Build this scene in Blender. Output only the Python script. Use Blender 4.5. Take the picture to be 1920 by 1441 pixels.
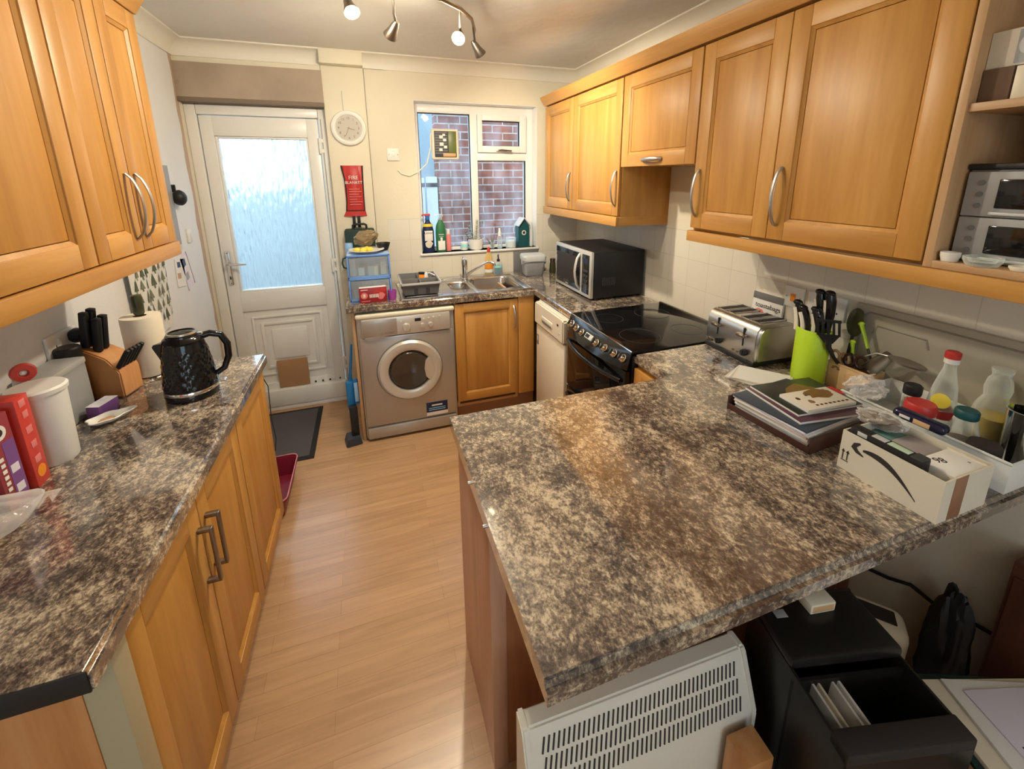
import bpy, bmesh, math, random
from mathutils import Matrix, Vector, noise
PI = math.pi
R = math.radians
S = bpy.context.scene
for o in list(bpy.data.objects): bpy.data.objects.remove(o, do_unlink=True)

# ------------------------------------------------------------------ camera
cam = bpy.data.cameras.new('camera')
cam.sensor_fit = 'HORIZONTAL'; cam.sensor_width = 36.0
cam.lens = 807.0 / 1920 * 36
cam.shift_x = -11.2 / 1920; cam.shift_y = -191.7 / 1920
cam.clip_start = 0.02
co = bpy.data.objects.new('camera', cam); S.collection.objects.link(co); S.camera = co
yaw, pitch, roll = .334, -.238, -.006
F = Vector((math.sin(yaw)*math.cos(pitch), math.cos(yaw)*math.cos(pitch), math.sin(pitch)))
Rt = Vector((math.cos(yaw), -math.sin(yaw), 0)); Up = Rt.cross(F)
R2 = Rt*math.cos(roll) + Up*math.sin(roll); U2 = -Rt*math.sin(roll) + Up*math.cos(roll)
m = Matrix((R2, U2, -F)).transposed().to_4x4(); m.translation = Vector((-1.636, -3.229, 1.646))
co.matrix_world = m

# ------------------------------------------------------------------ world and exposure
w = bpy.data.worlds.new('overcast_sky'); S.world = w; w.use_nodes = True
nt = w.node_tree; bg = nt.nodes['Background']
tc = nt.nodes.new('ShaderNodeTexCoord'); sp = nt.nodes.new('ShaderNodeSeparateXYZ'); rp = nt.nodes.new('ShaderNodeValToRGB')
nt.links.new(tc.outputs['Generated'], sp.inputs[0]); nt.links.new(sp.outputs['Z'], rp.inputs[0])
rp.color_ramp.elements[0].position = 0.0; rp.color_ramp.elements[0].color = (.47, .63, .76, 1)
rp.color_ramp.elements[1].position = 0.6; rp.color_ramp.elements[1].color = (.72, .86, 1, 1)
nt.links.new(rp.outputs[0], bg.inputs['Color']); bg.inputs['Strength'].default_value = 4.2
S.view_settings.view_transform = 'Standard'; S.view_settings.look = 'None'
S.view_settings.exposure = 0.15; S.view_settings.gamma = 1.0; S.view_settings.use_curve_mapping = False
S.cycles.max_bounces = 10; S.cycles.transparent_max_bounces = 16; S.cycles.transmission_bounces = 8
S.cycles.caustics_reflective = False; S.cycles.caustics_refractive = True

def lamp(name, kind, loc, energy, color, size=.03, **kw):
    l = bpy.data.lights.new(name, kind); l.energy = energy; l.color = color
    if kind == 'AREA': l.size = size
    else: l.shadow_soft_size = size
    for k, v in kw.items(): setattr(l, k, v)
    o = bpy.data.objects.new(name, l); S.collection.objects.link(o); o.location = loc
    return o
WARM = (1, .87, .66)

# ------------------------------------------------------------------ materials
MAT = {}
def nodes(m):
    m.use_nodes = True; t = m.node_tree
    return t, t.nodes, t.links, t.nodes['Principled BSDF']
def mat(name, col, rough=.5, metal=0, spec=.5, trans=0, alpha=1, emit=None, es=1, coat=0, bump=0, bscale=200, ior=1.45):
    m = bpy.data.materials.new(name); t, n, l, b = nodes(m)
    b.inputs['Base Color'].default_value = (*col, 1); b.inputs['Roughness'].default_value = rough
    b.inputs['Metallic'].default_value = metal; b.inputs['Specular IOR Level'].default_value = spec
    b.inputs['Transmission Weight'].default_value = trans; b.inputs['Alpha'].default_value = alpha
    b.inputs['Coat Weight'].default_value = coat; b.inputs['IOR'].default_value = ior
    b.inputs['Coat Roughness'].default_value = .08
    if emit: b.inputs['Emission Color'].default_value = (*emit, 1); b.inputs['Emission Strength'].default_value = es
    tx = n.new('ShaderNodeTexCoord'); nz = n.new('ShaderNodeTexNoise'); nz.inputs['Scale'].default_value = bscale if bump else 40
    l.new(tx.outputs['Object'], nz.inputs['Vector'])
    if bump:
        bp = n.new('ShaderNodeBump'); bp.inputs['Strength'].default_value = bump; bp.inputs['Distance'].default_value = .002
        l.new(nz.outputs['Fac'], bp.inputs['Height']); l.new(bp.outputs[0], b.inputs['Normal'])
    elif metal < .5:   # faint roughness variation
        mr = n.new('ShaderNodeMapRange'); mr.inputs['To Min'].default_value = max(0, rough-.04); mr.inputs['To Max'].default_value = min(1, rough+.04)
        l.new(nz.outputs['Fac'], mr.inputs['Value']); l.new(mr.outputs[0], b.inputs['Roughness'])
    MAT[name] = m; return m
def ramp(n, stops):
    r = n.new('ShaderNodeValToRGB'); e = r.color_ramp.elements
    while len(e) < len(stops): e.new(.5)
    for i, (p, c) in enumerate(stops): e[i].position = p; e[i].color = (*c, 1)
    return r
def wood(name, c1, c2, c3, axis='z', rough=.42, sc=1.0, coat=.0):
    m = bpy.data.materials.new(name); t, n, l, b = nodes(m)
    tx = n.new('ShaderNodeTexCoord'); mp = n.new('ShaderNodeMapping'); oi = n.new('ShaderNodeObjectInfo')
    k = {'x': (1.2, 14, 14), 'y': (14, 1.2, 14), 'z': (14, 14, 1.2)}[axis]
    mp.inputs['Scale'].default_value = tuple(v*sc for v in k)
    cb = n.new('ShaderNodeCombineXYZ'); mu = n.new('ShaderNodeMath'); mu.operation = 'MULTIPLY'; mu.inputs[1].default_value = 9
    l.new(oi.outputs['Random'], mu.inputs[0])
    for i in range(3): l.new(mu.outputs[0], cb.inputs[i])
    l.new(cb.outputs[0], mp.inputs['Location']); l.new(tx.outputs['Object'], mp.inputs[0])
    a = n.new('ShaderNodeTexNoise'); a.inputs['Scale'].default_value = 1.0; a.inputs['Detail'].default_value = 6; a.inputs['Distortion'].default_value = .6
    f = n.new('ShaderNodeTexNoise'); f.inputs['Scale'].default_value = 7; f.inputs['Detail'].default_value = 5
    l.new(mp.outputs[0], a.inputs['Vector']); l.new(mp.outputs[0], f.inputs['Vector'])
    # glued-up boards of slightly different tone
    br = n.new('ShaderNodeMapping'); br.inputs['Scale'].default_value = tuple(0.02 if v < 2 else 8 for v in k); l.new(tx.outputs['Object'], br.inputs[0])
    v = n.new('ShaderNodeTexVoronoi'); v.inputs['Scale'].default_value = 1.0; v.inputs['Randomness'].default_value = .6; l.new(br.outputs[0], v.inputs['Vector'])
    sx = n.new('ShaderNodeSeparateXYZ'); l.new(v.outputs['Color'], sx.inputs[0])
    m1 = n.new('ShaderNodeMath'); m1.operation = 'MULTIPLY_ADD'; m1.inputs[1].default_value = .28; l.new(f.outputs['Fac'], m1.inputs[0]); l.new(a.outputs['Fac'], m1.inputs[2])
    m2 = n.new('ShaderNodeMath'); m2.operation = 'MULTIPLY_ADD'; m2.inputs[1].default_value = .10; l.new(sx.outputs[0], m2.inputs[0]); l.new(m1.outputs[0], m2.inputs[2])
    r = ramp(n, [(.46, c1), (.70, c2), (.96, c3)]); l.new(m2.outputs[0], r.inputs[0]); l.new(r.outputs[0], b.inputs['Base Color'])
    b.inputs['Roughness'].default_value = rough; b.inputs['Coat Weight'].default_value = coat; b.inputs['Coat Roughness'].default_value = .15
    bu = n.new('ShaderNodeBump'); bu.inputs['Strength'].default_value = .06; bu.inputs['Distance'].default_value = .002
    l.new(f.outputs['Fac'], bu.inputs['Height']); l.new(bu.outputs[0], b.inputs['Normal'])
    MAT[name] = m
OAK = ((.44, .205, .042), (.53, .265, .060), (.62, .335, .095))
for ax in 'xyz': wood('beech_'+ax, *OAK, axis=ax)
wood('carcass_x', (.42, .25, .12), (.52, .32, .16), (.6, .4, .22), 'x', .45, coat=0)
wood('carcass_z', (.42, .25, .12), (.52, .32, .16), (.6, .4, .22), 'z', .45, coat=0)
wood('red_wood', (.22, .075, .03), (.30, .11, .045), (.38, .16, .07), 'z', .4)
wood('panel_wood', (.40, .20, .12), (.50, .27, .17), (.58, .34, .22), 'z', .35)
wood('block_wood', (.42, .17, .05), (.55, .25, .09), (.62, .33, .14), 'z', .4)
wood('pale_wood', (.62, .40, .20), (.74, .50, .27), (.82, .60, .36), 'x', .5, coat=0)
wood('dark_wood', (.06, .02, .012), (.10, .035, .02), (.15, .06, .03), 'z', .4)

def worktop_mat():
    m = bpy.data.materials.new('stone_laminate'); t, n, l, b = nodes(m)
    tx = n.new('ShaderNodeTexCoord'); mp = n.new('ShaderNodeMapping'); mp.inputs['Scale'].default_value = (1, .75, 1); mp.inputs['Rotation'].default_value = (0, 0, .5)
    l.new(tx.outputs['Object'], mp.inputs[0])
    def nz(s, d, di, r=.6):
        a = n.new('ShaderNodeTexNoise'); a.inputs['Scale'].default_value = s; a.inputs['Detail'].default_value = d; a.inputs['Distortion'].default_value = di; a.inputs['Roughness'].default_value = r
        l.new(mp.outputs[0], a.inputs['Vector']); return a
    a = nz(6.5, 4, .9); c = nz(64, 8, .35, .75); d = nz(190, 3, .3, .6)
    m1 = n.new('ShaderNodeMath'); m1.operation = 'MULTIPLY_ADD'; m1.inputs[1].default_value = .62; l.new(a.outputs['Fac'], m1.inputs[0]); l.new(c.outputs['Fac'], m1.inputs[2])
    m2 = n.new('ShaderNodeMath'); m2.operation = 'MULTIPLY_ADD'; m2.inputs[1].default_value = .45; l.new(d.outputs['Fac'], m2.inputs[0]); l.new(m1.outputs[0], m2.inputs[2])
    mr = n.new('ShaderNodeMapRange'); mr.inputs['From Min'].default_value = .78; mr.inputs['From Max'].default_value = 1.32; l.new(m2.outputs[0], mr.inputs['Value'])
    r = ramp(n, [(.08, (.034, .028, .028)), (.32, (.088, .070, .064)), (.47, (.185, .148, .120)), (.60, (.34, .275, .205)), (.76, (.60, .51, .38))])
    l.new(mr.outputs[0], r.inputs[0]); l.new(r.outputs[0], b.inputs['Base Color'])
    b.inputs['Roughness'].default_value = .12; b.inputs['Specular IOR Level'].default_value = .5
    b.inputs['Coat Weight'].default_value = .9; b.inputs['Coat IOR'].default_value = 1.75; b.inputs['Coat Roughness'].default_value = .05
    MAT['worktop'] = m
worktop_mat()

def floor_mat():
    m = bpy.data.materials.new('laminate_floor'); t, n, l, b = nodes(m)
    tx = n.new('ShaderNodeTexCoord')
    br = n.new('ShaderNodeTexBrick'); br.inputs['Scale'].default_value = 1; br.inputs['Brick Width'].default_value = .62; br.inputs['Row Height'].default_value = .065
    br.inputs['Mortar Size'].default_value = .0008; br.offset = .37; br.inputs['Bias'].default_value = 0
    br.inputs['Color1'].default_value = (.47, .285, .15, 1); br.inputs['Color2'].default_value = (.53, .33, .18, 1); br.inputs['Mortar'].default_value = (.37, .22, .115, 1)
    l.new(tx.outputs['Object'], br.inputs['Vector'])
    mp = n.new('ShaderNodeMapping'); mp.inputs['Scale'].default_value = (2.2, 28, 1); l.new(tx.outputs['Object'], mp.inputs[0])
    nz = n.new('ShaderNodeTexNoise'); nz.inputs['Scale'].default_value = 1.5; nz.inputs['Detail'].default_value = 7; nz.inputs['Distortion'].default_value = .7; l.new(mp.outputs[0], nz.inputs['Vector'])
    r = ramp(n, [(.3, (.86, .84, .82)), (.7, (1.06, 1.06, 1.06))]); l.new(nz.outputs['Fac'], r.inputs[0])
    mx = n.new('ShaderNodeMix'); mx.data_type = 'RGBA'; mx.blend_type = 'MULTIPLY'; mx.inputs[0].default_value = 1
    l.new(br.outputs['Color'], mx.inputs[6]); l.new(r.outputs[0], mx.inputs[7]); l.new(mx.outputs[2], b.inputs['Base Color'])
    b.inputs['Roughness'].default_value = .27; b.inputs['Specular IOR Level'].default_value = .55
    MAT['floor'] = m
floor_mat()

def wall_mat(name, paint, tilez=None, tile_test=None, bump=.15, bs=60, patch=None, mottle=.94):
    """paint, with a band of 15 cm glazed tiles below z = tilez where tile_test=(axis, min, max)"""
    m = bpy.data.materials.new(name); t, n, l, b = nodes(m)
    tx = n.new('ShaderNodeTexCoord'); sx = n.new('ShaderNodeSeparateXYZ'); l.new(tx.outputs['Object'], sx.inputs[0])
    nz = n.new('ShaderNodeTexNoise'); nz.inputs['Scale'].default_value = 3; nz.inputs['Detail'].default_value = 5; l.new(tx.outputs['Object'], nz.inputs['Vector'])
    r = ramp(n, [(.3, tuple(v*mottle for v in paint)), (.7, paint)]); l.new(nz.outputs['Fac'], r.inputs[0])
    col = r.outputs[0]
    nb = n.new('ShaderNodeTexNoise'); nb.inputs['Scale'].default_value = bs; nb.inputs['Detail'].default_value = 6; l.new(tx.outputs['Object'], nb.inputs['Vector'])
    bu = n.new('ShaderNodeBump'); bu.inputs['Strength'].default_value = bump; bu.inputs['Distance'].default_value = .006; l.new(nb.outputs['Fac'], bu.inputs['Height'])
    b.inputs['Roughness'].default_value = .6
    def cmp(sock, op, v):
        q = n.new('ShaderNodeMath'); q.operation = op; q.inputs[1].default_value = v; l.new(sock, q.inputs[0]); return q.outputs[0]
    def mul(a_, b_):
        q = n.new('ShaderNodeMath'); q.operation = 'MULTIPLY'; l.new(a_, q.inputs[0]); l.new(b_, q.inputs[1]); return q.outputs[0]
    if tilez:
        ax = tile_test[0]
        cb = n.new('ShaderNodeCombineXYZ'); l.new(sx.outputs[ax], cb.inputs[0])
        q = n.new('ShaderNodeMath'); q.operation = 'SUBTRACT'; q.inputs[1].default_value = .91 - .15; l.new(sx.outputs['Z'], q.inputs[0]); l.new(q.outputs[0], cb.inputs[1])
        br = n.new('ShaderNodeTexBrick'); br.offset = 0; br.inputs['Scale'].default_value = 1; br.inputs['Brick Width'].default_value = .15; br.inputs['Row Height'].default_value = .15
        br.inputs['Mortar Size'].default_value = .0016; br.inputs['Mortar Smooth'].default_value = .3
        br.inputs['Color1'].default_value = (.70, .66, .56, 1); br.inputs['Color2'].default_value = (.74, .70, .60, 1); br.inputs['Mortar'].default_value = (.60, .56, .48, 1)
        l.new(cb.outputs[0], br.inputs['Vector'])
        k = mul(mul(cmp(sx.outputs['Z'], 'LESS_THAN', tilez), cmp(sx.outputs[ax], 'GREATER_THAN', tile_test[1])), cmp(sx.outputs['Z'], 'GREATER_THAN', .9))
        mx = n.new('ShaderNodeMix'); mx.data_type = 'RGBA'; l.new(k, mx.inputs[0]); l.new(col, mx.inputs[6]); l.new(br.outputs['Color'], mx.inputs[7]); col = mx.outputs[2]
        rr = n.new('ShaderNodeMapRange'); rr.inputs['To Min'].default_value = .6; rr.inputs['To Max'].default_value = .22; l.new(k, rr.inputs['Value']); l.new(rr.outputs[0], b.inputs['Roughness'])
        b2 = n.new('ShaderNodeBump'); b2.invert = True; b2.inputs['Strength'].default_value = .2; b2.inputs['Distance'].default_value = .002
        mf = mul(br.outputs['Fac'], k); l.new(mf, b2.inputs['Height']); l.new(bu.outputs[0], b2.inputs['Normal'])
        iv = n.new('ShaderNodeMapRange'); iv.inputs['To Min'].default_value = bump; iv.inputs['To Max'].default_value = .03; l.new(k, iv.inputs['Value']); l.new(iv.outputs[0], bu.inputs['Strength'])
        l.new(b2.outputs[0], b.inputs['Normal'])
    else: l.new(bu.outputs[0], b.inputs['Normal'])
    if patch:   # bare plaster next to the door frame with an uneven edge
        q = n.new('ShaderNodeMath'); q.operation = 'MULTIPLY_ADD'; q.inputs[1].default_value = .10; l.new(nz.outputs['Fac'], q.inputs[0]); l.new(sx.outputs[patch[0]], q.inputs[2])
        k = cmp(q.outputs[0], 'GREATER_THAN', patch[1])
        mx = n.new('ShaderNodeMix'); mx.data_type = 'RGBA'; l.new(k, mx.inputs[0]); l.new(col, mx.inputs[6]); mx.inputs[7].default_value = (.50, .37, .27, 1); col = mx.outputs[2]
    l.new(col, b.inputs['Base Color'])
    MAT[name] = m
wall_mat('paint_back', (.74, .69, .55), 1.365, ('X', -1.50, 9))
wall_mat('paint_right', (.73, .68, .55), 1.365, ('Y', -3.1, 9))
wall_mat('paint_left', (.77, .78, .78), patch=('Y', .0))
wall_mat('paint_plain', (.72, .66, .52))
wall_mat('ceiling_paint', (.70, .68, .63), bump=.9, bs=9)
wall_mat('bare_plaster', (.44, .35, .27), bump=.5, bs=14, mottle=.72)

def brick_mat():
    m = bpy.data.materials.new('brickwork'); t, n, l, b = nodes(m)
    tx = n.new('ShaderNodeTexCoord'); sx = n.new('ShaderNodeSeparateXYZ'); cb = n.new('ShaderNodeCombineXYZ')
    l.new(tx.outputs['Object'], sx.inputs[0]); l.new(sx.outputs['X'], cb.inputs[0]); l.new(sx.outputs['Z'], cb.inputs[1])
    br = n.new('ShaderNodeTexBrick'); br.inputs['Scale'].default_value = 1; br.inputs['Brick Width'].default_value = .225; br.inputs['Row Height'].default_value = .075; br.inputs['Mortar Size'].default_value = .006
    br.inputs['Color1'].default_value = (.26, .085, .06, 1); br.inputs['Color2'].default_value = (.15, .06, .05, 1); br.inputs['Mortar'].default_value = (.36, .33, .30, 1)
    l.new(cb.outputs[0], br.inputs['Vector'])
    nz = n.new('ShaderNodeTexNoise'); nz.inputs['Scale'].default_value = 12; l.new(tx.outputs['Object'], nz.inputs['Vector'])
    mx = n.new('ShaderNodeMix'); mx.data_type = 'RGBA'; mx.blend_type = 'OVERLAY'; mx.inputs[0].default_value = .5; l.new(br.outputs['Color'], mx.inputs[6]); l.new(nz.outputs['Fac'], mx.inputs[7])
    l.new(mx.outputs[2], b.inputs['Base Color']); b.inputs['Roughness'].default_value = .9; MAT['brick'] = m
brick_mat()

def glass_mats():
    # clear pane
    m = bpy.data.materials.new('clear_pane'); t, n, l, b = nodes(m); n.remove(b); out = n['Material Output']
    tr = n.new('ShaderNodeBsdfTransparent'); tr.inputs[0].default_value = (.93, .97, 1, 1); g = n.new('ShaderNodeBsdfGlossy'); g.inputs['Roughness'].default_value = .02
    tl = n.new('ShaderNodeBsdfTranslucent'); tl.inputs[0].default_value = (.85, .92, 1, 1)
    nz = n.new('ShaderNodeTexNoise'); tx = n.new('ShaderNodeTexCoord'); mp = n.new('ShaderNodeMapping'); mp.inputs['Scale'].default_value = (9, 9, 3); l.new(tx.outputs['Object'], mp.inputs[0]); l.new(mp.outputs[0], nz.inputs['Vector'])
    nz.inputs['Scale'].default_value = 1; nz.inputs['Detail'].default_value = 6
    mr = n.new('ShaderNodeMapRange'); mr.inputs['From Min'].default_value = .42; mr.inputs['From Max'].default_value = .8; mr.inputs['To Max'].default_value = .28; l.new(nz.outputs['Fac'], mr.inputs['Value'])
    a = n.new('ShaderNodeMixShader'); l.new(mr.outputs[0], a.inputs[0]); l.new(tr.outputs[0], a.inputs[1]); l.new(tl.outputs[0], a.inputs[2])
    c = n.new('ShaderNodeMixShader'); c.inputs[0].default_value = .06; l.new(a.outputs[0], c.inputs[1]); l.new(g.outputs[0], c.inputs[2]); l.new(c.outputs[0], out.inputs[0]); MAT['pane'] = m
    # obscured pane with a rain-like pattern
    m = bpy.data.materials.new('obscured_pane'); t, n, l, b = nodes(m); out = n['Material Output']
    b.inputs['Base Color'].default_value = (.92, .98, 1, 1); b.inputs['Transmission Weight'].default_value = 1; b.inputs['Roughness'].default_value = .30; b.inputs['IOR'].default_value = 1.3
    tx = n.new('ShaderNodeTexCoord'); mp = n.new('ShaderNodeMapping'); mp.inputs['Scale'].default_value = (75, 75, 16); l.new(tx.outputs['Object'], mp.inputs[0])
    v = n.new('ShaderNodeTexVoronoi'); v.inputs['Scale'].default_value = 1; v.feature = 'SMOOTH_F1'; l.new(mp.outputs[0], v.inputs['Vector'])
    bu = n.new('ShaderNodeBump'); bu.inputs['Strength'].default_value = 1.0; bu.inputs['Distance'].default_value = .02; l.new(v.outputs['Distance'], bu.inputs['Height']); l.new(bu.outputs[0], b.inputs['Normal'])
    tl = n.new('ShaderNodeBsdfTranslucent'); tl.inputs[0].default_value = (.86, .95, 1, 1); tr = n.new('ShaderNodeBsdfTransparent')
    a = n.new('ShaderNodeMixShader'); a.inputs[0].default_value = .14; l.new(b.outputs[0], a.inputs[1]); l.new(tl.outputs[0], a.inputs[2])
    c = n.new('ShaderNodeMixShader'); c.inputs[0].default_value = .12; l.new(a.outputs[0], c.inputs[1]); l.new(tr.outputs[0], c.inputs[2]); l.new(c.outputs[0], out.inputs[0]); MAT['frosted'] = m
    # film / thin clear plastic
    for nm, col, tm in (('film', (1, 1, 1), .93), ('blue_clear', (.50, .68, .95), .25), ('milky', (.80, .82, .80), .22), ('jar_glass', (.92, .95, .92), .88), ('amber_glass', (.9, .75, .35), .6), ('clear_plastic', (.86, .93, 1), .82)):
        m = bpy.data.materials.new(nm); t, n, l, b = nodes(m); out = n['Material Output']
        b.inputs['Base Color'].default_value = (*col, 1); b.inputs['Roughness'].default_value = .12 if nm != 'milky' else .35
        tr = n.new('ShaderNodeBsdfTransparent'); tr.inputs[0].default_value = (*[min(1, c_*1.05) for c_ in col], 1); fr = n.new('ShaderNodeLayerWeight'); fr.inputs[0].default_value = .25
        mr = n.new('ShaderNodeMapRange'); mr.inputs['To Min'].default_value = 1-tm; mr.inputs['To Max'].default_value = 1; l.new(fr.outputs['Facing'], mr.inputs['Value'])
        a = n.new('ShaderNodeMixShader'); l.new(mr.outputs[0], a.inputs[0]); l.new(tr.outputs[0], a.inputs[1]); l.new(b.outputs[0], a.inputs[2]); l.new(a.outputs[0], out.inputs[0]); MAT[nm] = m
glass_mats()

for a in (('upvc', (.80, .80, .77), .3), ('white', (.80, .79, .75), .4), ('cream', (.74, .68, .54), .4), ('trim_white', (.76, .73, .64), .5), ('gloss_black', (.008, .008, .009), .12), ('matt_black', (.012, .012, .013), .5),
          ('black_glass', (.006, .006, .007), .05), ('dark_grey', (.05, .05, .055), .5), ('mid_grey', (.17, .17, .17), .5), ('grey', (.33, .34, .35), .45), ('pale_grey', (.52, .54, .55), .4), ('mat_grey', (.085, .085, .09), .95),
          ('red', (.50, .035, .03), .4), ('orange_red', (.60, .055, .04), .35), ('maroon', (.20, .012, .03), .35), ('pink', (.75, .22, .22), .5), ('purple', (.20, .08, .28), .4), ('orange', (.85, .28, .02), .4), ('yellow', (.80, .66, .08), .4),
          ('lime', (.46, .68, .03), .35), ('green', (.03, .16, .07), .4), ('teal', (.01, .075, .085), .5), ('dark_green', (.01, .035, .03), .6), ('navy', (.01, .02, .07), .35), ('blue', (.02, .16, .45), .4), ('sky_blue', (.30, .55, .85), .4), ('aqua', (.35, .75, .72), .4),
          ('paper', (.78, .77, .74), .8), ('lavender_paper', (.72, .70, .80), .8), ('cream_paper', (.78, .70, .55), .8), ('cardboard', (.42, .24, .12), .85), ('card_white', (.66, .62, .52), .7), ('tape_brown', (.28, .14, .08), .35), ('ink', (.03, .025, .025), .6),
          ('towel_paper', (.80, .72, .58), .95), ('bread', (.55, .30, .12), .9), ('crust', (.30, .13, .05), .9), ('leaf', (.10, .16, .08), .6), ('soil', (.03, .02, .015), 1), ('brown_card', (.16, .10, .06), .9), ('appliance_white', (.77, .72, .62), .35), ('ivory', (.80, .76, .62), .4),
          ('heater', (.72, .70, .62), .4), ('olive', (.05, .05, .02), .4), ('brown', (.055, .02, .015), .35), ('tan', (.55, .33, .17), .5), ('fleck', (.25, .13, .07), .6), ('fence_white', (.55, .62, .68), .7), ('fence_grey', (.22, .28, .29), .8), ('paving', (.25, .26, .27), .9), ('worn_dark', (.025, .02, .018), .8)):
    mat(*a)
mat('steel', (.60, .58, .55), .28, 1); mat('chrome', (.75, .75, .75), .1, 1); mat('satin', (.52, .49, .45), .32, 1); mat('sink_steel', (.50, .48, .46), .25, 1); mat('silver_paint', (.46, .44, .41), .32, .55)
mat('silver_light', (.62, .60, .56), .3, .4); mat('bronze', (.26, .22, .18), .35, 1); mat('blade', (.65, .62, .56), .25, 1); mat('rough_steel', (.40, .38, .35), .38, 1)
mat('bulb_glow', (1, .9, .7), .5, emit=(1, .78, .42), es=60); mat('door_glass', (.035, .032, .03), .08, coat=1)
mat('fabric_white', (.70, .71, .68), .95, bump=.3, bscale=300); mat('rubber', (.02, .02, .022), .9, bump=.5, bscale=400); mat('bristle', (.02, .20, .50), .8, bump=.8, bscale=300)
mat('fill_lamp_shade', (.8, .78, .72), .5, emit=(1, .88, .7), es=3); mat('purple_clear', (.40, .08, .42), .15); mat('food', (.14, .10, .06), .6, bump=.8, bscale=50); mat('chopping_board', (.42, .39, .31), .45, bump=.1)

mat('clock_paper', (.50, .48, .42), .6)
mat('board_groove', (.27, .25, .20), .5)
mat('shaded_post_cream', (.42, .37, .24), .5)  # cream paint darkened, the post's shade put into its base colour
mat('shaded_plaster_edge', (.20, .155, .12), .9, bump=.8, bscale=60)
mat('fog_blue_grey', (.26, .34, .38), .9)
mat('fir_a', (.10, .12, .075), .95)
mat('fir_b', (.20, .20, .14), .95)
mat('canister', (.78, .79, .77), .4)
mat('maroon2', (.30, .045, .06), .35)
mat('sky_frame', (.16, .34, .80), .3)
mat('maroon3', (.34, .02, .03), .35)
mat('food_bag', (.24, .18, .10), .3, bump=.6, bscale=40)
mat('plastic_grey', (.15, .15, .15), .4)
mat('teal2', (.01, .16, .22), .2)
mat('cream_handle', (.78, .74, .62), .4)
mat('tan2', (.66, .42, .22), .5)
mat('pink_paper', (.74, .55, .52), .7)
mat('green_mag2', (.03, .035, .028), .3)
mat('blue_mag', (.05, .065, .09), .35)
mat('dark_mag', (.10, .05, .07), .3)
mat('green_mag', (.13, .16, .045), .35)
mat('food2', (.20, .11, .035), .4)
mat('mint', (.45, .62, .46), .5)
mat('lavender_grey', (.36, .33, .34), .4)
mat('teal3', (.14, .30, .27), .5)
mat('navy2', (.012, .012, .04), .18)
mat('oil', (.62, .42, .04), .15)
mat('pink_rim', (.60, .22, .28), .3)
mat('slate', (.04, .05, .07), .5)
mat('gloss_dark', (.012, .011, .010), .35)

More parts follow.
